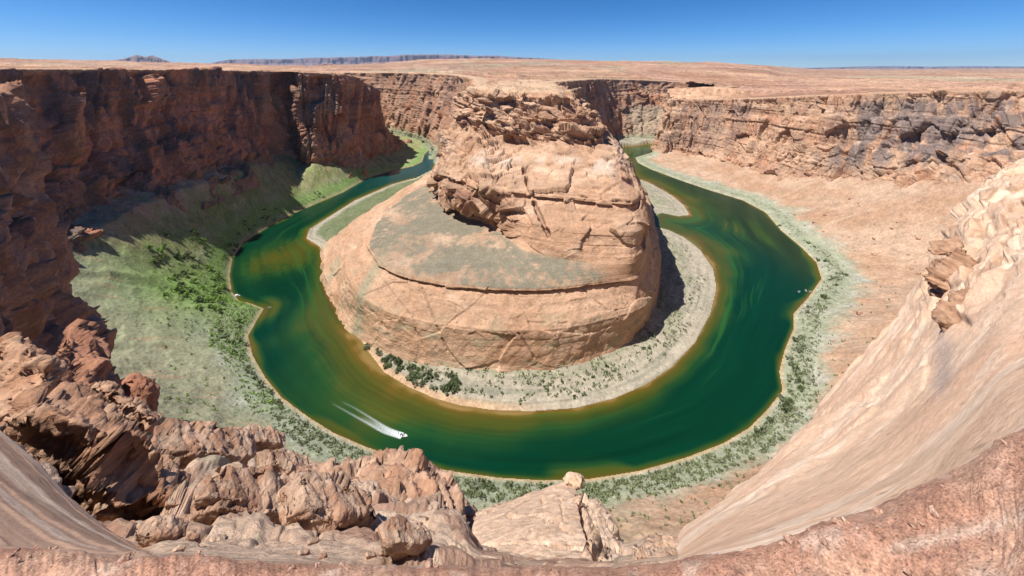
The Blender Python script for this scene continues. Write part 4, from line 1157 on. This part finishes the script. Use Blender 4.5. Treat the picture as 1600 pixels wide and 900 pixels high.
# tilted ledges and loose blocks on the rocky slope
def ledge(px, py, w, seed, label, group=None, down=0.62, thick=0.46, red=0.0, lift=0.3, name='rock_ledge', cat='rock ledge'):
    """wedge of rock whose top dips to the lower right and whose front is undercut"""
    p = np.array(near_surface(px, py)); sc = p[1] / F; w = w * sc
    rng = random.Random(seed)
    bkd = np.array((p[0], p[1], 0)) / np.hypot(p[0], p[1])
    a = -0.45
    bkd = np.array((bkd[0] * math.cos(a) - bkd[1] * math.sin(a), bkd[0] * math.sin(a) + bkd[1] * math.cos(a), 0))
    bkd = np.array((-0.62, 0.78, 0.0))
    u = np.array((0.78, 0.5, -down)); u /= np.linalg.norm(u)
    up = np.array((0, 0, 1.0))
    p = p + up * lift * w
    pts = []
    for t in (-1, -0.55, -0.1, 0.35, 0.75, 1.05):
        th = thick * (1 - 0.35 * t) * rng.uniform(0.75, 1.2) * w * (0.35 if abs(t) > .99 else 1)
        bow = (1 - t * t) * 0.16 * w
        f = p + u * t * w - bkd * (bow + rng.uniform(-.08, .08) * w) + up * rng.uniform(-.05, .08) * w
        pts += [f + up * th * 0.5, f - up * th * 0.2, f - up * th * 1.1 + bkd * 0.12 * w, f + up * th * 0.55 + bkd * rng.uniform(.7, 1.1) * w * (1 - 0.4 * abs(t)), f - up * th * 1.8 + bkd * 0.9 * w]
    k1 = np.array((0.48, 0.34, 0.24)) * (1 - red) + np.array((0.34, 0.165, 0.10)) * red
    k2 = np.array((0.36, 0.205, 0.13)) * (1 - red) + np.array((0.26, 0.12, 0.07)) * red
    return rock(name, [tuple(q) for q in pts], label, cat, group, smooth_it=0, edge=max(0.08, w / 20), amp=w * 0.06, cell=w * 0.55, seed=seed, bedz=w * 0.2, bedamp=w * 0.04,
                c1=tuple(k1), c2=tuple(k2), tilt=0.5)
for i, (px, py, w, rd_, lab) in enumerate([
        (318, 740, 72, .5, 'long dark-fronted ledge slanting down through the middle of the broken slope'),
        (350, 795, 40, .5, 'stubby shaded ledge just under the long dark-fronted one'),
        (395, 835, 84, .6, 'lowest long ledge with a deep shaded front, close to the red rim dirt'),
        (178, 815, 26, .3, 'small round-topped ledge lying just past the striped slab'),
        (225, 760, 52, .7, 'brown stepped ledge tucked under the big overhanging outcrop'),
        (410, 705, 34, .3, 'flat ledge at the top edge of the broken slope against the pale scree'),
        (445, 745, 40, .2, 'tan ledge beside the rounded pale mass, shaded underneath'),
        (520, 838, 76, .3, 'wide tan ledge in front of the rounded pale mass'),
        (440, 800, 34, .3, 'middling tan ledge halfway between the long ledge and the rounded mass'),
        (250, 850, 34, .3, 'thin flat ledge at the lower end of the striped slab'),
        (640, 868, 44, .15, 'low pale ledge at the foot of the rounded mass near the dark cleft')]):
    ledge(px, py, w, 700 + i, lab, red=rd_ * 0.5)
loose = [(300, 700, 13), (290, 705, 9), (345, 705, 12), (285, 725, 12), (380, 712, 9), (365, 770, 13), (300, 800, 12), (430, 780, 14), (475, 742, 12), (380, 750, 9), (480, 800, 13), (340, 850, 12), (240, 800, 8),
         (205, 825, 9), (300, 845, 10), (545, 862, 10), (475, 868, 9), (580, 872, 9), (440, 860, 9), (350, 868, 9), (280, 862, 8), (500, 765, 10), (600, 868, 8), (420, 725, 10), (460, 722, 12), (330, 765, 12), (270, 790, 10), (400, 780, 8), (310, 870, 8), (505, 872, 7),
         (260, 745, 9), (455, 765, 7), (415, 748, 7), (390, 870, 7), (345, 725, 7), (490, 850, 8), (235, 838, 7), (265, 825, 8)]
for i, (px, py, w) in enumerate(loose):
    ledge(px, py, w, 800 + i, 'loose tan sandstone block lying on the broken ledges below the rim', 'loose blocks on the broken ledges', down=0.3 + 0.3 * ((i * 7) % 5) / 5, thick=0.6, red=0.1 * (i % 5), lift=0.15, name='boulder', cat='boulder')

# stones lying on the red rim dirt
rg0 = random.Random(33)
st_proto = []
for v in range(4):
    pts = [np.array([rg0.gauss(0, 1), rg0.gauss(0, 1), rg0.gauss(0, .6)]) for _ in range(13)]
    st_proto.append(rock('stone', [tuple(p / np.linalg.norm(p) * np.array((1, .75, .55))) for p in pts], 'small loose stone lying on the red dirt of the near rim', 'stone', 'loose stones on the red rim dirt',
                         edge=0.2, amp=0.1, cell=0.8, seed=980 + v, bedz=0.5, bedamp=0.04, c1=(0.50, 0.32, 0.23), c2=(0.34, 0.19, 0.13), mat=M_GROUND))
vis = np.argwhere((ground > 0.6) & (PX > 0) & (PX < 1600) & ((CY - F * Pn[..., 2] / Pn[..., 1]) < 898) & (Pn[..., 1] > 1.2))
for k in range(44):
    i_, j_ = vis[rg0.randrange(len(vis))]
    o = st_proto[k] if k < 4 else st_proto[k % 4].copy()
    if k >= 4: col.objects.link(o)
    q = rg0.choice((0.02, 0.025, 0.03, 0.04, 0.06))
    o.location = (Pn[i_, j_, 0], Pn[i_, j_, 1], Pn[i_, j_, 2] - 0.25 * q); o.scale = (q, q, q); o.rotation_euler = (0, 0, rg0.uniform(0, 6.28))

# fallen blocks on the sandy slope below the sunlit wall
def scatter_blocks():
    rg = random.Random(91)
    protos = []
    for v in range(4):
        pts = [tuple(np.array([rg.gauss(0, 1), rg.gauss(0, 1), rg.gauss(0, .7)])) for _ in range(14)]
        pts = [tuple(np.array(p) / np.linalg.norm(p) * np.array((1, .8, .65))) for p in pts]
        protos.append(rock('boulder', pts, 'fallen block lying on the tan sandy slope under the sunlit wall', 'boulder', 'fallen blocks on the sandy slope', edge=0.25, amp=0.12, cell=0.8, seed=950 + v,
                           bedz=0.5, bedamp=0.04, c1=(0.44, 0.27, 0.18), c2=(0.30, 0.165, 0.11), mat=M_FLOOR))
    reg = [(1240, 300), (1400, 292), (1480, 320), (1440, 400), (1380, 480), (1330, 560), (1290, 610), (1300, 500), (1340, 430), (1290, 370), (1230, 330)]
    k = tries = 0
    while k < 56 and tries < 4000:
        tries += 1
        a, b_ = rg.uniform(1230, 1480), rg.uniform(292, 610) if k % 2 else rg.uniform(292, 400)
        if not bool(inside(np.array([a]), np.array([b_]), reg)[0]): continue
        z0 = -250.0
        for _ in range(6):
            X0, Y0, _z = G(a, b_, z0); z0, wet = floor_z(X0, Y0)
        if wet or z0 > -190: continue
        if k < 4: o = protos[k]
        else:
            o = protos[k % 4].copy(); col.objects.link(o)
        sc_ = rg.choice((1.1, 1.3, 1.7, 2.2, 3.6)) * rg.uniform(.8, 1.2)
        o.location = (X0, Y0, z0 - 0.25 * sc_); o.scale = (sc_,) * 3; o.rotation_euler = (rg.uniform(-.3, .3), rg.uniform(-.3, .3), rg.uniform(0, 6.28))
        k += 1
scatter_blocks()

# ------------------------------------------------------------------ shrubs
def leaf_cloud(rng, r, hgt, nclump, nleaf, size, cbase):
    V, Fc, C = [], [], []
    for _ in range(nclump):
        a = rng.uniform(0, 6.28); q = r * math.sqrt(rng.uniform(0, 1)) * 0.85
        c = np.array((math.cos(a) * q, math.sin(a) * q, hgt * rng.uniform(0.25, 0.8) * (1 - 0.4 * q / r)))
        cr = r * rng.uniform(0.25, 0.45); tone = rng.uniform(0.75, 1.3)
        for _ in range(nleaf):
            v = np.array([rng.gauss(0, 1) for _ in range(3)]); v /= np.linalg.norm(v) + 1e-6
            p = c + v * cr * rng.uniform(0.5, 1.05)
            if p[2] < 0: p[2] = rng.uniform(0, 0.15)
            t1 = np.array([rng.gauss(0, 1) for _ in range(3)]); t1 /= np.linalg.norm(t1)
            t2 = np.cross(v, t1); t2 /= np.linalg.norm(t2) + 1e-6
            s = size * rng.uniform(0.6, 1.4)
            i = len(V)
            V += [p - t1 * s, p + t2 * s * 0.6, p + t1 * s, p - t2 * s * 0.6]; Fc.append((i, i + 1, i + 2, i + 3))
            C += [np.array(cbase) * tone * rng.uniform(0.8, 1.2)] * 4
    return np.array(V), np.array(Fc), np.array(C)

M_LEAF = rock_mat('shrub_leaves', 0.4, 0.1, 0.2)
M_STEM = flat_mat('shrub_stem', (0.12, 0.08, 0.05), 0.9)
KINDS = {
    'dark': ((0.085, 0.11, 0.045), 'dark green'), 'bright': ((0.16, 0.25, 0.055), 'bright green'), 'sage': ((0.19, 0.21, 0.125), 'grey-green'),
}
proto = {}
for kn, (cb_, nm) in KINDS.items():
    for v in range(3):
        rng = random.Random(hash((kn, v)) % 1000 if False else 600 + v + 10 * len(proto))
        Vl, Fl, Cl = leaf_cloud(rng, 1.0, 1.25, 9, 26, 0.16, cb_)
        o = raw_mesh('shrub', Vl, Fl, M_LEAF, Cl, smooth=False)
        proto[(kn, v)] = o
rng = random.Random(77)
placed = {}
def plant(xq, yq, kn, size, label, group):
    zq, wet = floor_z(xq, yq)
    if wet: return False
    src = proto[(kn, rng.randrange(3))]
    if src.name not in placed:
        o = src; placed[src.name] = 1
    else:
        o = src.copy(); col.objects.link(o)
    o.location = (xq, yq, zq - 0.15)
    s = size * rng.uniform(0.75, 1.3)
    o.scale = (s * rng.uniform(.9, 1.3), s * rng.uniform(.9, 1.3), s * rng.uniform(.8, 1.2)); o.rotation_euler = (0, 0, rng.uniform(0, 6.28))
    tag(o, label, 'shrub', group)
    return True

def scatter(n, region_px, kn, size, label, group):
    k = tries = 0
    xs = [p[0] for p in region_px]; ys = [p[1] for p in region_px]
    while k < n and tries < n * 60:
        tries += 1
        a, b_ = rng.uniform(min(xs), max(xs)), rng.uniform(min(ys), max(ys))
        if not bool(inside(np.array([a]), np.array([b_]), region_px)[0]): continue
        X0, Y0, _ = G(a, b_, -296)
        kk = rng.choice(kn) if isinstance(kn, (list, tuple)) else kn
        if plant(X0, Y0, kk, size, label, group): k += 1
scatter(58, [(330, 400), (355, 440), (350, 475), (345, 520), (250, 520), (225, 480), (280, 420)], ['bright', 'bright', 'dark'], 4.2,
        'leafy green bush in the thicket on the sunlit green bank', 'bushes in the thicket on the green bank')
scatter(40, [(500, 305), (520, 308), (400, 365), (352, 420), (340, 410), (390, 355)], ['dark', 'bright'], 3.2, 'dark bush in the fringe along the green bank of the river', 'bushes fringing the green bank')
scatter(26, [(355, 480), (385, 520), (380, 560), (470, 655), (450, 650), (360, 560), (330, 520)], ['dark', 'sage'], 2.6, 'low dark shrub on the pale spit by the moored boats', 'shrubs near the moored boats')
scatter(60, [(560, 525), (640, 566), (720, 582), (710, 612), (640, 596), (590, 562)], ['dark', 'dark', 'sage'], 3.0, 'dark round shrub at the foot of the butte beside the golden shallows', 'shrubs between butte foot and golden shallows')
scatter(56, [(720, 590), (860, 592), (980, 560), (1040, 490), (1065, 430), (1090, 450), (1070, 520), (1000, 585), (880, 622), (760, 625)], ['sage', 'dark', 'sage'], 1.8,
        'small grey-green shrub dotting the pale beach below the butte', 'shrubs on the pale beach')
scatter(46, [(1200, 320), (1235, 355), (1300, 410), (1325, 435), (1290, 470), (1262, 500), (1260, 570), (1255, 620), (1200, 680), (1180, 690), (1230, 600), (1235, 540), (1250, 490), (1292, 440), (1260, 385), (1215, 350)],
        ['sage', 'dark'], 3.0, 'grey-green bush in the fringe below the tan sandy slope', 'bushes below the sandy slope')
scatter(14, [(640, 735), (720, 750), (800, 760), (860, 765), (720, 780), (690, 760)], ['sage', 'dark'], 2.4, 'grey-green bush on the near bank behind the rounded rocks', 'bushes on the near bank')
for kk, o in proto.items():
    if o.name not in placed: bpy.data.objects.remove(o)

# the countless low scrub of the banks: one object
def scrub():
    Vs, Fs, Cs = [], [], []
    r2 = np.random.default_rng(5)
    cand = np.argwhere((~inr[::2, ::2]) & (np.minimum(d_in, d_out)[::2, ::2] < 75) & (Y[::2, ::2] < 1000) & (np.minimum(d_in, d_out)[::2, ::2] > 5))
    den = (fine + 0.6 * patch)[::2, ::2]
    cand = cand[r2.permutation(len(cand))]
    n = 0
    rr_ = random.Random(9)
    lib = [leaf_cloud(rr_, 1.0, 1.1, 3, 9, 0.3, (0.16, 0.185, 0.09)) for _ in range(6)]
    i0 = 0
    for (i, j) in cand:
        i2, j2 = i * 2, j * 2
        dsh = min(d_in[i2, j2], d_out[i2, j2])
        leftish = X[i2, j2] < -200
        if outer_side[i2, j2]:
            pr = 0.9 if dsh < 26 else (0.5 if leftish and Y[i2, j2] > 370 else 0.05)
        else:
            if dsh < 12: continue
            pr = 0.45
        lush = outer_side[i2, j2] and X[i2, j2] < -230 and Y[i2, j2] > 360 and dsh < 34
        if lush: pr = 1.0
        if den[i, j] + r2.uniform(-0.3, 0.3) < (-0.35 if lush else 0.05) or r2.uniform() > pr: continue
        Vl, Fl, Cl = lib[n % 6]
        s = r2.uniform(0.7, 1.9)
        a = r2.uniform(0, 6.28)
        Rm = np.array([[math.cos(a), -math.sin(a), 0], [math.sin(a), math.cos(a), 0], [0, 0, 1]])
        Vs.append(Vl @ Rm.T * s + np.array([X[i2, j2], Y[i2, j2], z[i2, j2] - 0.1])); Fs.append(Fl + i0); i0 += len(Vl)
        t = r2.uniform(0.7, 1.5)
        if lush: t *= 1.15
        Cs.append(Cl * t * (np.array((1.05, 1.45, 0.6)) if leftish else np.array((1.0, 1.0, 1.0))))
        n += 1
        if n >= 7000: break
    o = raw_mesh('riverside_scrub', np.concatenate(Vs), np.concatenate(Fs), M_LEAF, np.concatenate(Cs), smooth=False)
    tag(o, 'low scrub and grass scattered along the river banks', None, None, 'stuff')
scrub()

# ------------------------------------------------------------------ boats
M_HULL = flat_mat('white_gelcoat', (0.80, 0.80, 0.78), 0.25)
M_DECK = flat_mat('pale_deck', (0.62, 0.60, 0.55), 0.6)
M_GLASS = flat_mat('tinted_windscreen', (0.03, 0.04, 0.05), 0.08)
M_SEAT = flat_mat('blue_grey_seat', (0.12, 0.15, 0.20), 0.8)
M_MOTOR = flat_mat('black_motor', (0.03, 0.03, 0.03), 0.4)
M_FOAM = flat_mat('white_foam', (0.82, 0.86, 0.86), 0.9, 0.15, 1.5)

def bm_obj(name, bm, mat, parent):
    bmesh.ops.recalc_face_normals(bm, faces=bm.faces[:])
    me = bpy.data.meshes.new(name); bm.to_mesh(me); bm.free()
    me.materials.append(mat)
    o = bpy.data.objects.new(name, me); col.objects.link(o); o.parent = parent
    return o

def add_box(bm, c, s, bev=0.0):
    r = bmesh.ops.create_cube(bm, size=1)
    for v in r['verts']:
        v.co = Vector((v.co.x * s[0] + c[0], v.co.y * s[1] + c[1], v.co.z * s[2] + c[2]))
    if bev:
        es = {e for v in r['verts'] for e in v.link_edges}
        bmesh.ops.bevel(bm, geom=list(es), offset=bev, segments=2, affect='EDGES')

def make_boat(L, W, loc, rz, label, canopy=False):
    root = empty('motorboat', loc, rz)
    tag(root, label, 'boat')
    bm = bmesh.new()
    rings = []
    for u, w, kz in [(0, .92, -.25), (.15, 1, -.3), (.45, 1, -.3), (.7, .82, -.22), (.88, .45, -.05), (1, .03, .35)]:
        xx = -L / 2 + u * L; hw = W / 2 * w; top = 0.75 + 0.25 * u * u
        rings.append([bm.verts.new(p) for p in ((xx, -hw, top), (xx, -hw * .85, .15), (xx, 0, kz), (xx, hw * .85, .15), (xx, hw, top), (xx, hw * .86, top), (xx, hw * .8, .35), (xx, -hw * .8, .35), (xx, -hw * .86, top))])
    for a, b_ in zip(rings[:-1], rings[1:]):
        for i in range(9):
            bm.faces.new((a[i], a[(i + 1) % 9], b_[(i + 1) % 9], b_[i]))
    bm.faces.new(rings[0]); bm.faces.new(rings[-1][::-1])
    bm_obj('hull', bm, M_HULL, root)
    bm = bmesh.new()
    v = [bm.verts.new(p) for p in ((L * .12, -W * .42, .84), (L * .12, W * .42, .84), (L * .3, W * .34, .9), (L * .43, 0, .98), (L * .3, -W * .34, .9))]
    f = bm.faces.new(v); r = bmesh.ops.extrude_face_region(bm, geom=[f]); bmesh.ops.translate(bm, verts=[e for e in r['geom'] if isinstance(e, bmesh.types.BMVert)], vec=(0, 0, .06))
    bm_obj('foredeck', bm, M_DECK, root)
    bm = bmesh.new()
    for s in (-1, 1):
        add_box(bm, (L * .05, s * W * .36, 1.15), (L * .16, .04, .5), .01)
    add_box(bm, (L * .13, 0, 1.15), (.05, W * .72, .5), .01)
    bm_obj('windscreen', bm, M_GLASS, root)
    for sx in (-.05, -.25):
        bm = bmesh.new(); add_box(bm, (L * sx, 0, .6), (L * .1, W * .6, .35), .05); add_box(bm, (L * sx - L * .05, 0, .9), (.15, W * .6, .5), .05)
        bm_obj('seat', bm, M_SEAT, root)
    bm = bmesh.new(); add_box(bm, (-L / 2 - .3, 0, .85), (.6, .5, .7), .1); add_box(bm, (-L / 2 - .3, 0, .2), (.25, .18, .8), .04)
    bm_obj('outboard_motor', bm, M_MOTOR, root)
    if canopy:
        bm = bmesh.new(); add_box(bm, (-L * .05, 0, 2.1), (L * .4, W * .85, .08), .03)
        for sx in (-.22, .12):
            for s in (-1, 1): add_box(bm, (L * sx, s * W * .38, 1.45), (.05, .05, 1.3))
        bm_obj('canopy', bm, M_HULL, root)
    return root
p0 = Vector(G(630, 681, WZ)); pt = Vector(G(560, 657, WZ))
hd = math.atan2(p0.y - pt.y, p0.x - pt.x)
make_boat(8.5, 2.9, (p0.x, p0.y, WZ + .05), hd, 'white speedboat under way, trailing a long white wake')
p = G(370, 463, WZ); make_boat(8, 2.8, (p[0], p[1], WZ), 0.3, 'white boat with canopy moored by the green bank', True)
p = G(358, 460, WZ); make_boat(5.0, 2.0, (p[0], p[1], WZ), 1.2, 'small white boat beached behind the canopied moored boat')
p = G(416, 481, WZ); make_boat(4.0, 1.7, (p[0] + 4, p[1], WZ), 0.1, 'tiny pale boat off the tip of the shallow spit')
p = G(1249, 456, WZ); make_boat(4.2, 1.8, (p[0], p[1], WZ), 0.5, 'small white boat drifting farthest from the sandy bank')
p = G(1257, 454, WZ); make_boat(4.2, 1.8, (p[0] + 2, p[1], WZ), 0.9, 'small white boat in the middle of the three below the sandy slope')
p = G(1264, 456, WZ); make_boat(3.8, 1.7, (p[0] + 2, p[1], WZ), 0.2, 'small white boat nearest the sandy bank in the drifting trio')

# wake: thin foam film lying on the water
def foam_mat():
    m, nt, b = new_mat('wake_foam')
    N, L = nt.nodes, nt.links
    at = N.new('ShaderNodeAttribute'); at.attribute_name = 'Col'
    geo = N.new('ShaderNodeNewGeometry')
    n1 = N.new('ShaderNodeTexNoise'); n1.inputs['Scale'].default_value = 1.6; n1.inputs['Detail'].default_value = 5; n1.inputs['Roughness'].default_value = 0.7
    L.new(geo.outputs['Position'], n1.inputs['Vector'])
    r = N.new('ShaderNodeMapRange'); r.inputs['From Min'].default_value = 0.36; r.inputs['From Max'].default_value = 0.62
    L.new(n1.outputs[0], r.inputs[0])
    sep = N.new('ShaderNodeSeparateColor'); L.new(at.outputs['Color'], sep.inputs[0])
    mu = N.new('ShaderNodeMath'); mu.operation = 'MULTIPLY'; mu.use_clamp = True
    ad = N.new('ShaderNodeMath'); ad.operation = 'ADD'; ad.inputs[1].default_value = 0.25
    L.new(r.outputs[0], ad.inputs[0]); L.new(ad.outputs[0], mu.inputs[0]); L.new(sep.outputs[0], mu.inputs[1])
    L.new(mu.outputs[0], b.inputs['Alpha'])
    b.inputs['Base Color'].default_value = (0.72, 0.78, 0.78, 1)
    return m

def wake():
    Vs, Fs, Cs = [], [], []
    base = 0
    def trail(pts, w0, w1, a0, a1, h):
        nonlocal base
        pts = np.array([G(a, b_, WZ)[:2] for a, b_ in pts])
        sl = np.r_[0, np.cumsum(np.linalg.norm(np.diff(pts, axis=0), axis=1))]
        n, m = 90, 9
        q = np.linspace(0, sl[-1], n)
        cxy = np.stack([np.interp(q, sl, pts[:, 0]), np.interp(q, sl, pts[:, 1])], 1)
        cxy = gsmooth(cxy, 4)
        t2 = np.gradient(cxy, axis=0); t2 /= np.linalg.norm(t2, axis=1, keepdims=True)
        nn2 = np.stack([-t2[:, 1], t2[:, 0]], 1)
        u = q / sl[-1]
        for k in range(m):
            v = k / (m - 1) * 2 - 1
            wd = w0 + (w1 - w0) * u
            p2 = cxy + nn2 * (v * wd)[:, None]
            Vs.append(np.c_[p2, np.full(n, WZ + h) + 0.05 * noise(p2[:, 0], p2[:, 1], 0, 5)])
            al = 0.72 * (a0 + (a1 - a0) * u ** 1.6) * (1 - v * v) ** 1.2 * sstep(0, 0.12, u)
            Cs.append(np.repeat(al[:, None], 3, 1))
        Fs.append(grid_faces(m, n) + base); base += m * n
    trail([(515, 628), (545, 645), (572, 660), (600, 676), (628, 684)], 0.9, 1.6, 0.10, 1.1, 0.05)
    trail([(530, 626), (555, 638), (582, 655), (606, 670), (630, 680)], 0.9, 1.6, 0.08, 1.0, 0.08)
    trail([(560, 650), (585, 663), (606, 673), (630, 682)], 1.6, 3.0, 0.05, 1.6, 0.11)
    o = raw_mesh('boat_wake_foam', np.concatenate(Vs), np.concatenate(Fs), foam_mat(), np.concatenate(Cs))
    tag(o, 'white foam wake streaming behind the speedboat', None, None, 'stuff')
wake()

# ------------------------------------------------------------------ haze: one box of thin air round everything
def haze():
    bm = bmesh.new()
    add_box(bm, (0, 24000, 650), (110000, 60000, 2000))
    me = bpy.data.meshes.new('haze'); bm.to_mesh(me); bm.free()
    o = bpy.data.objects.new('haze', me); col.objects.link(o)
    m = bpy.data.materials.new('haze'); m.use_nodes = True
    nt = m.node_tree; nt.nodes.clear()
    out = nt.nodes.new('ShaderNodeOutputMaterial'); v = nt.nodes.new('ShaderNodeVolumePrincipled')
    v.inputs['Color'].default_value = (0.52, 0.74, 1.0, 1); v.inputs['Density'].default_value = 1.3e-5; v.inputs['Anisotropy'].default_value = 0.2
    nt.links.new(v.outputs[0], out.inputs['Volume'])
    me.materials.append(m)
    o['kind'] = 'stuff'
    o['label'] = 'thin blue haze over the far desert'
haze()
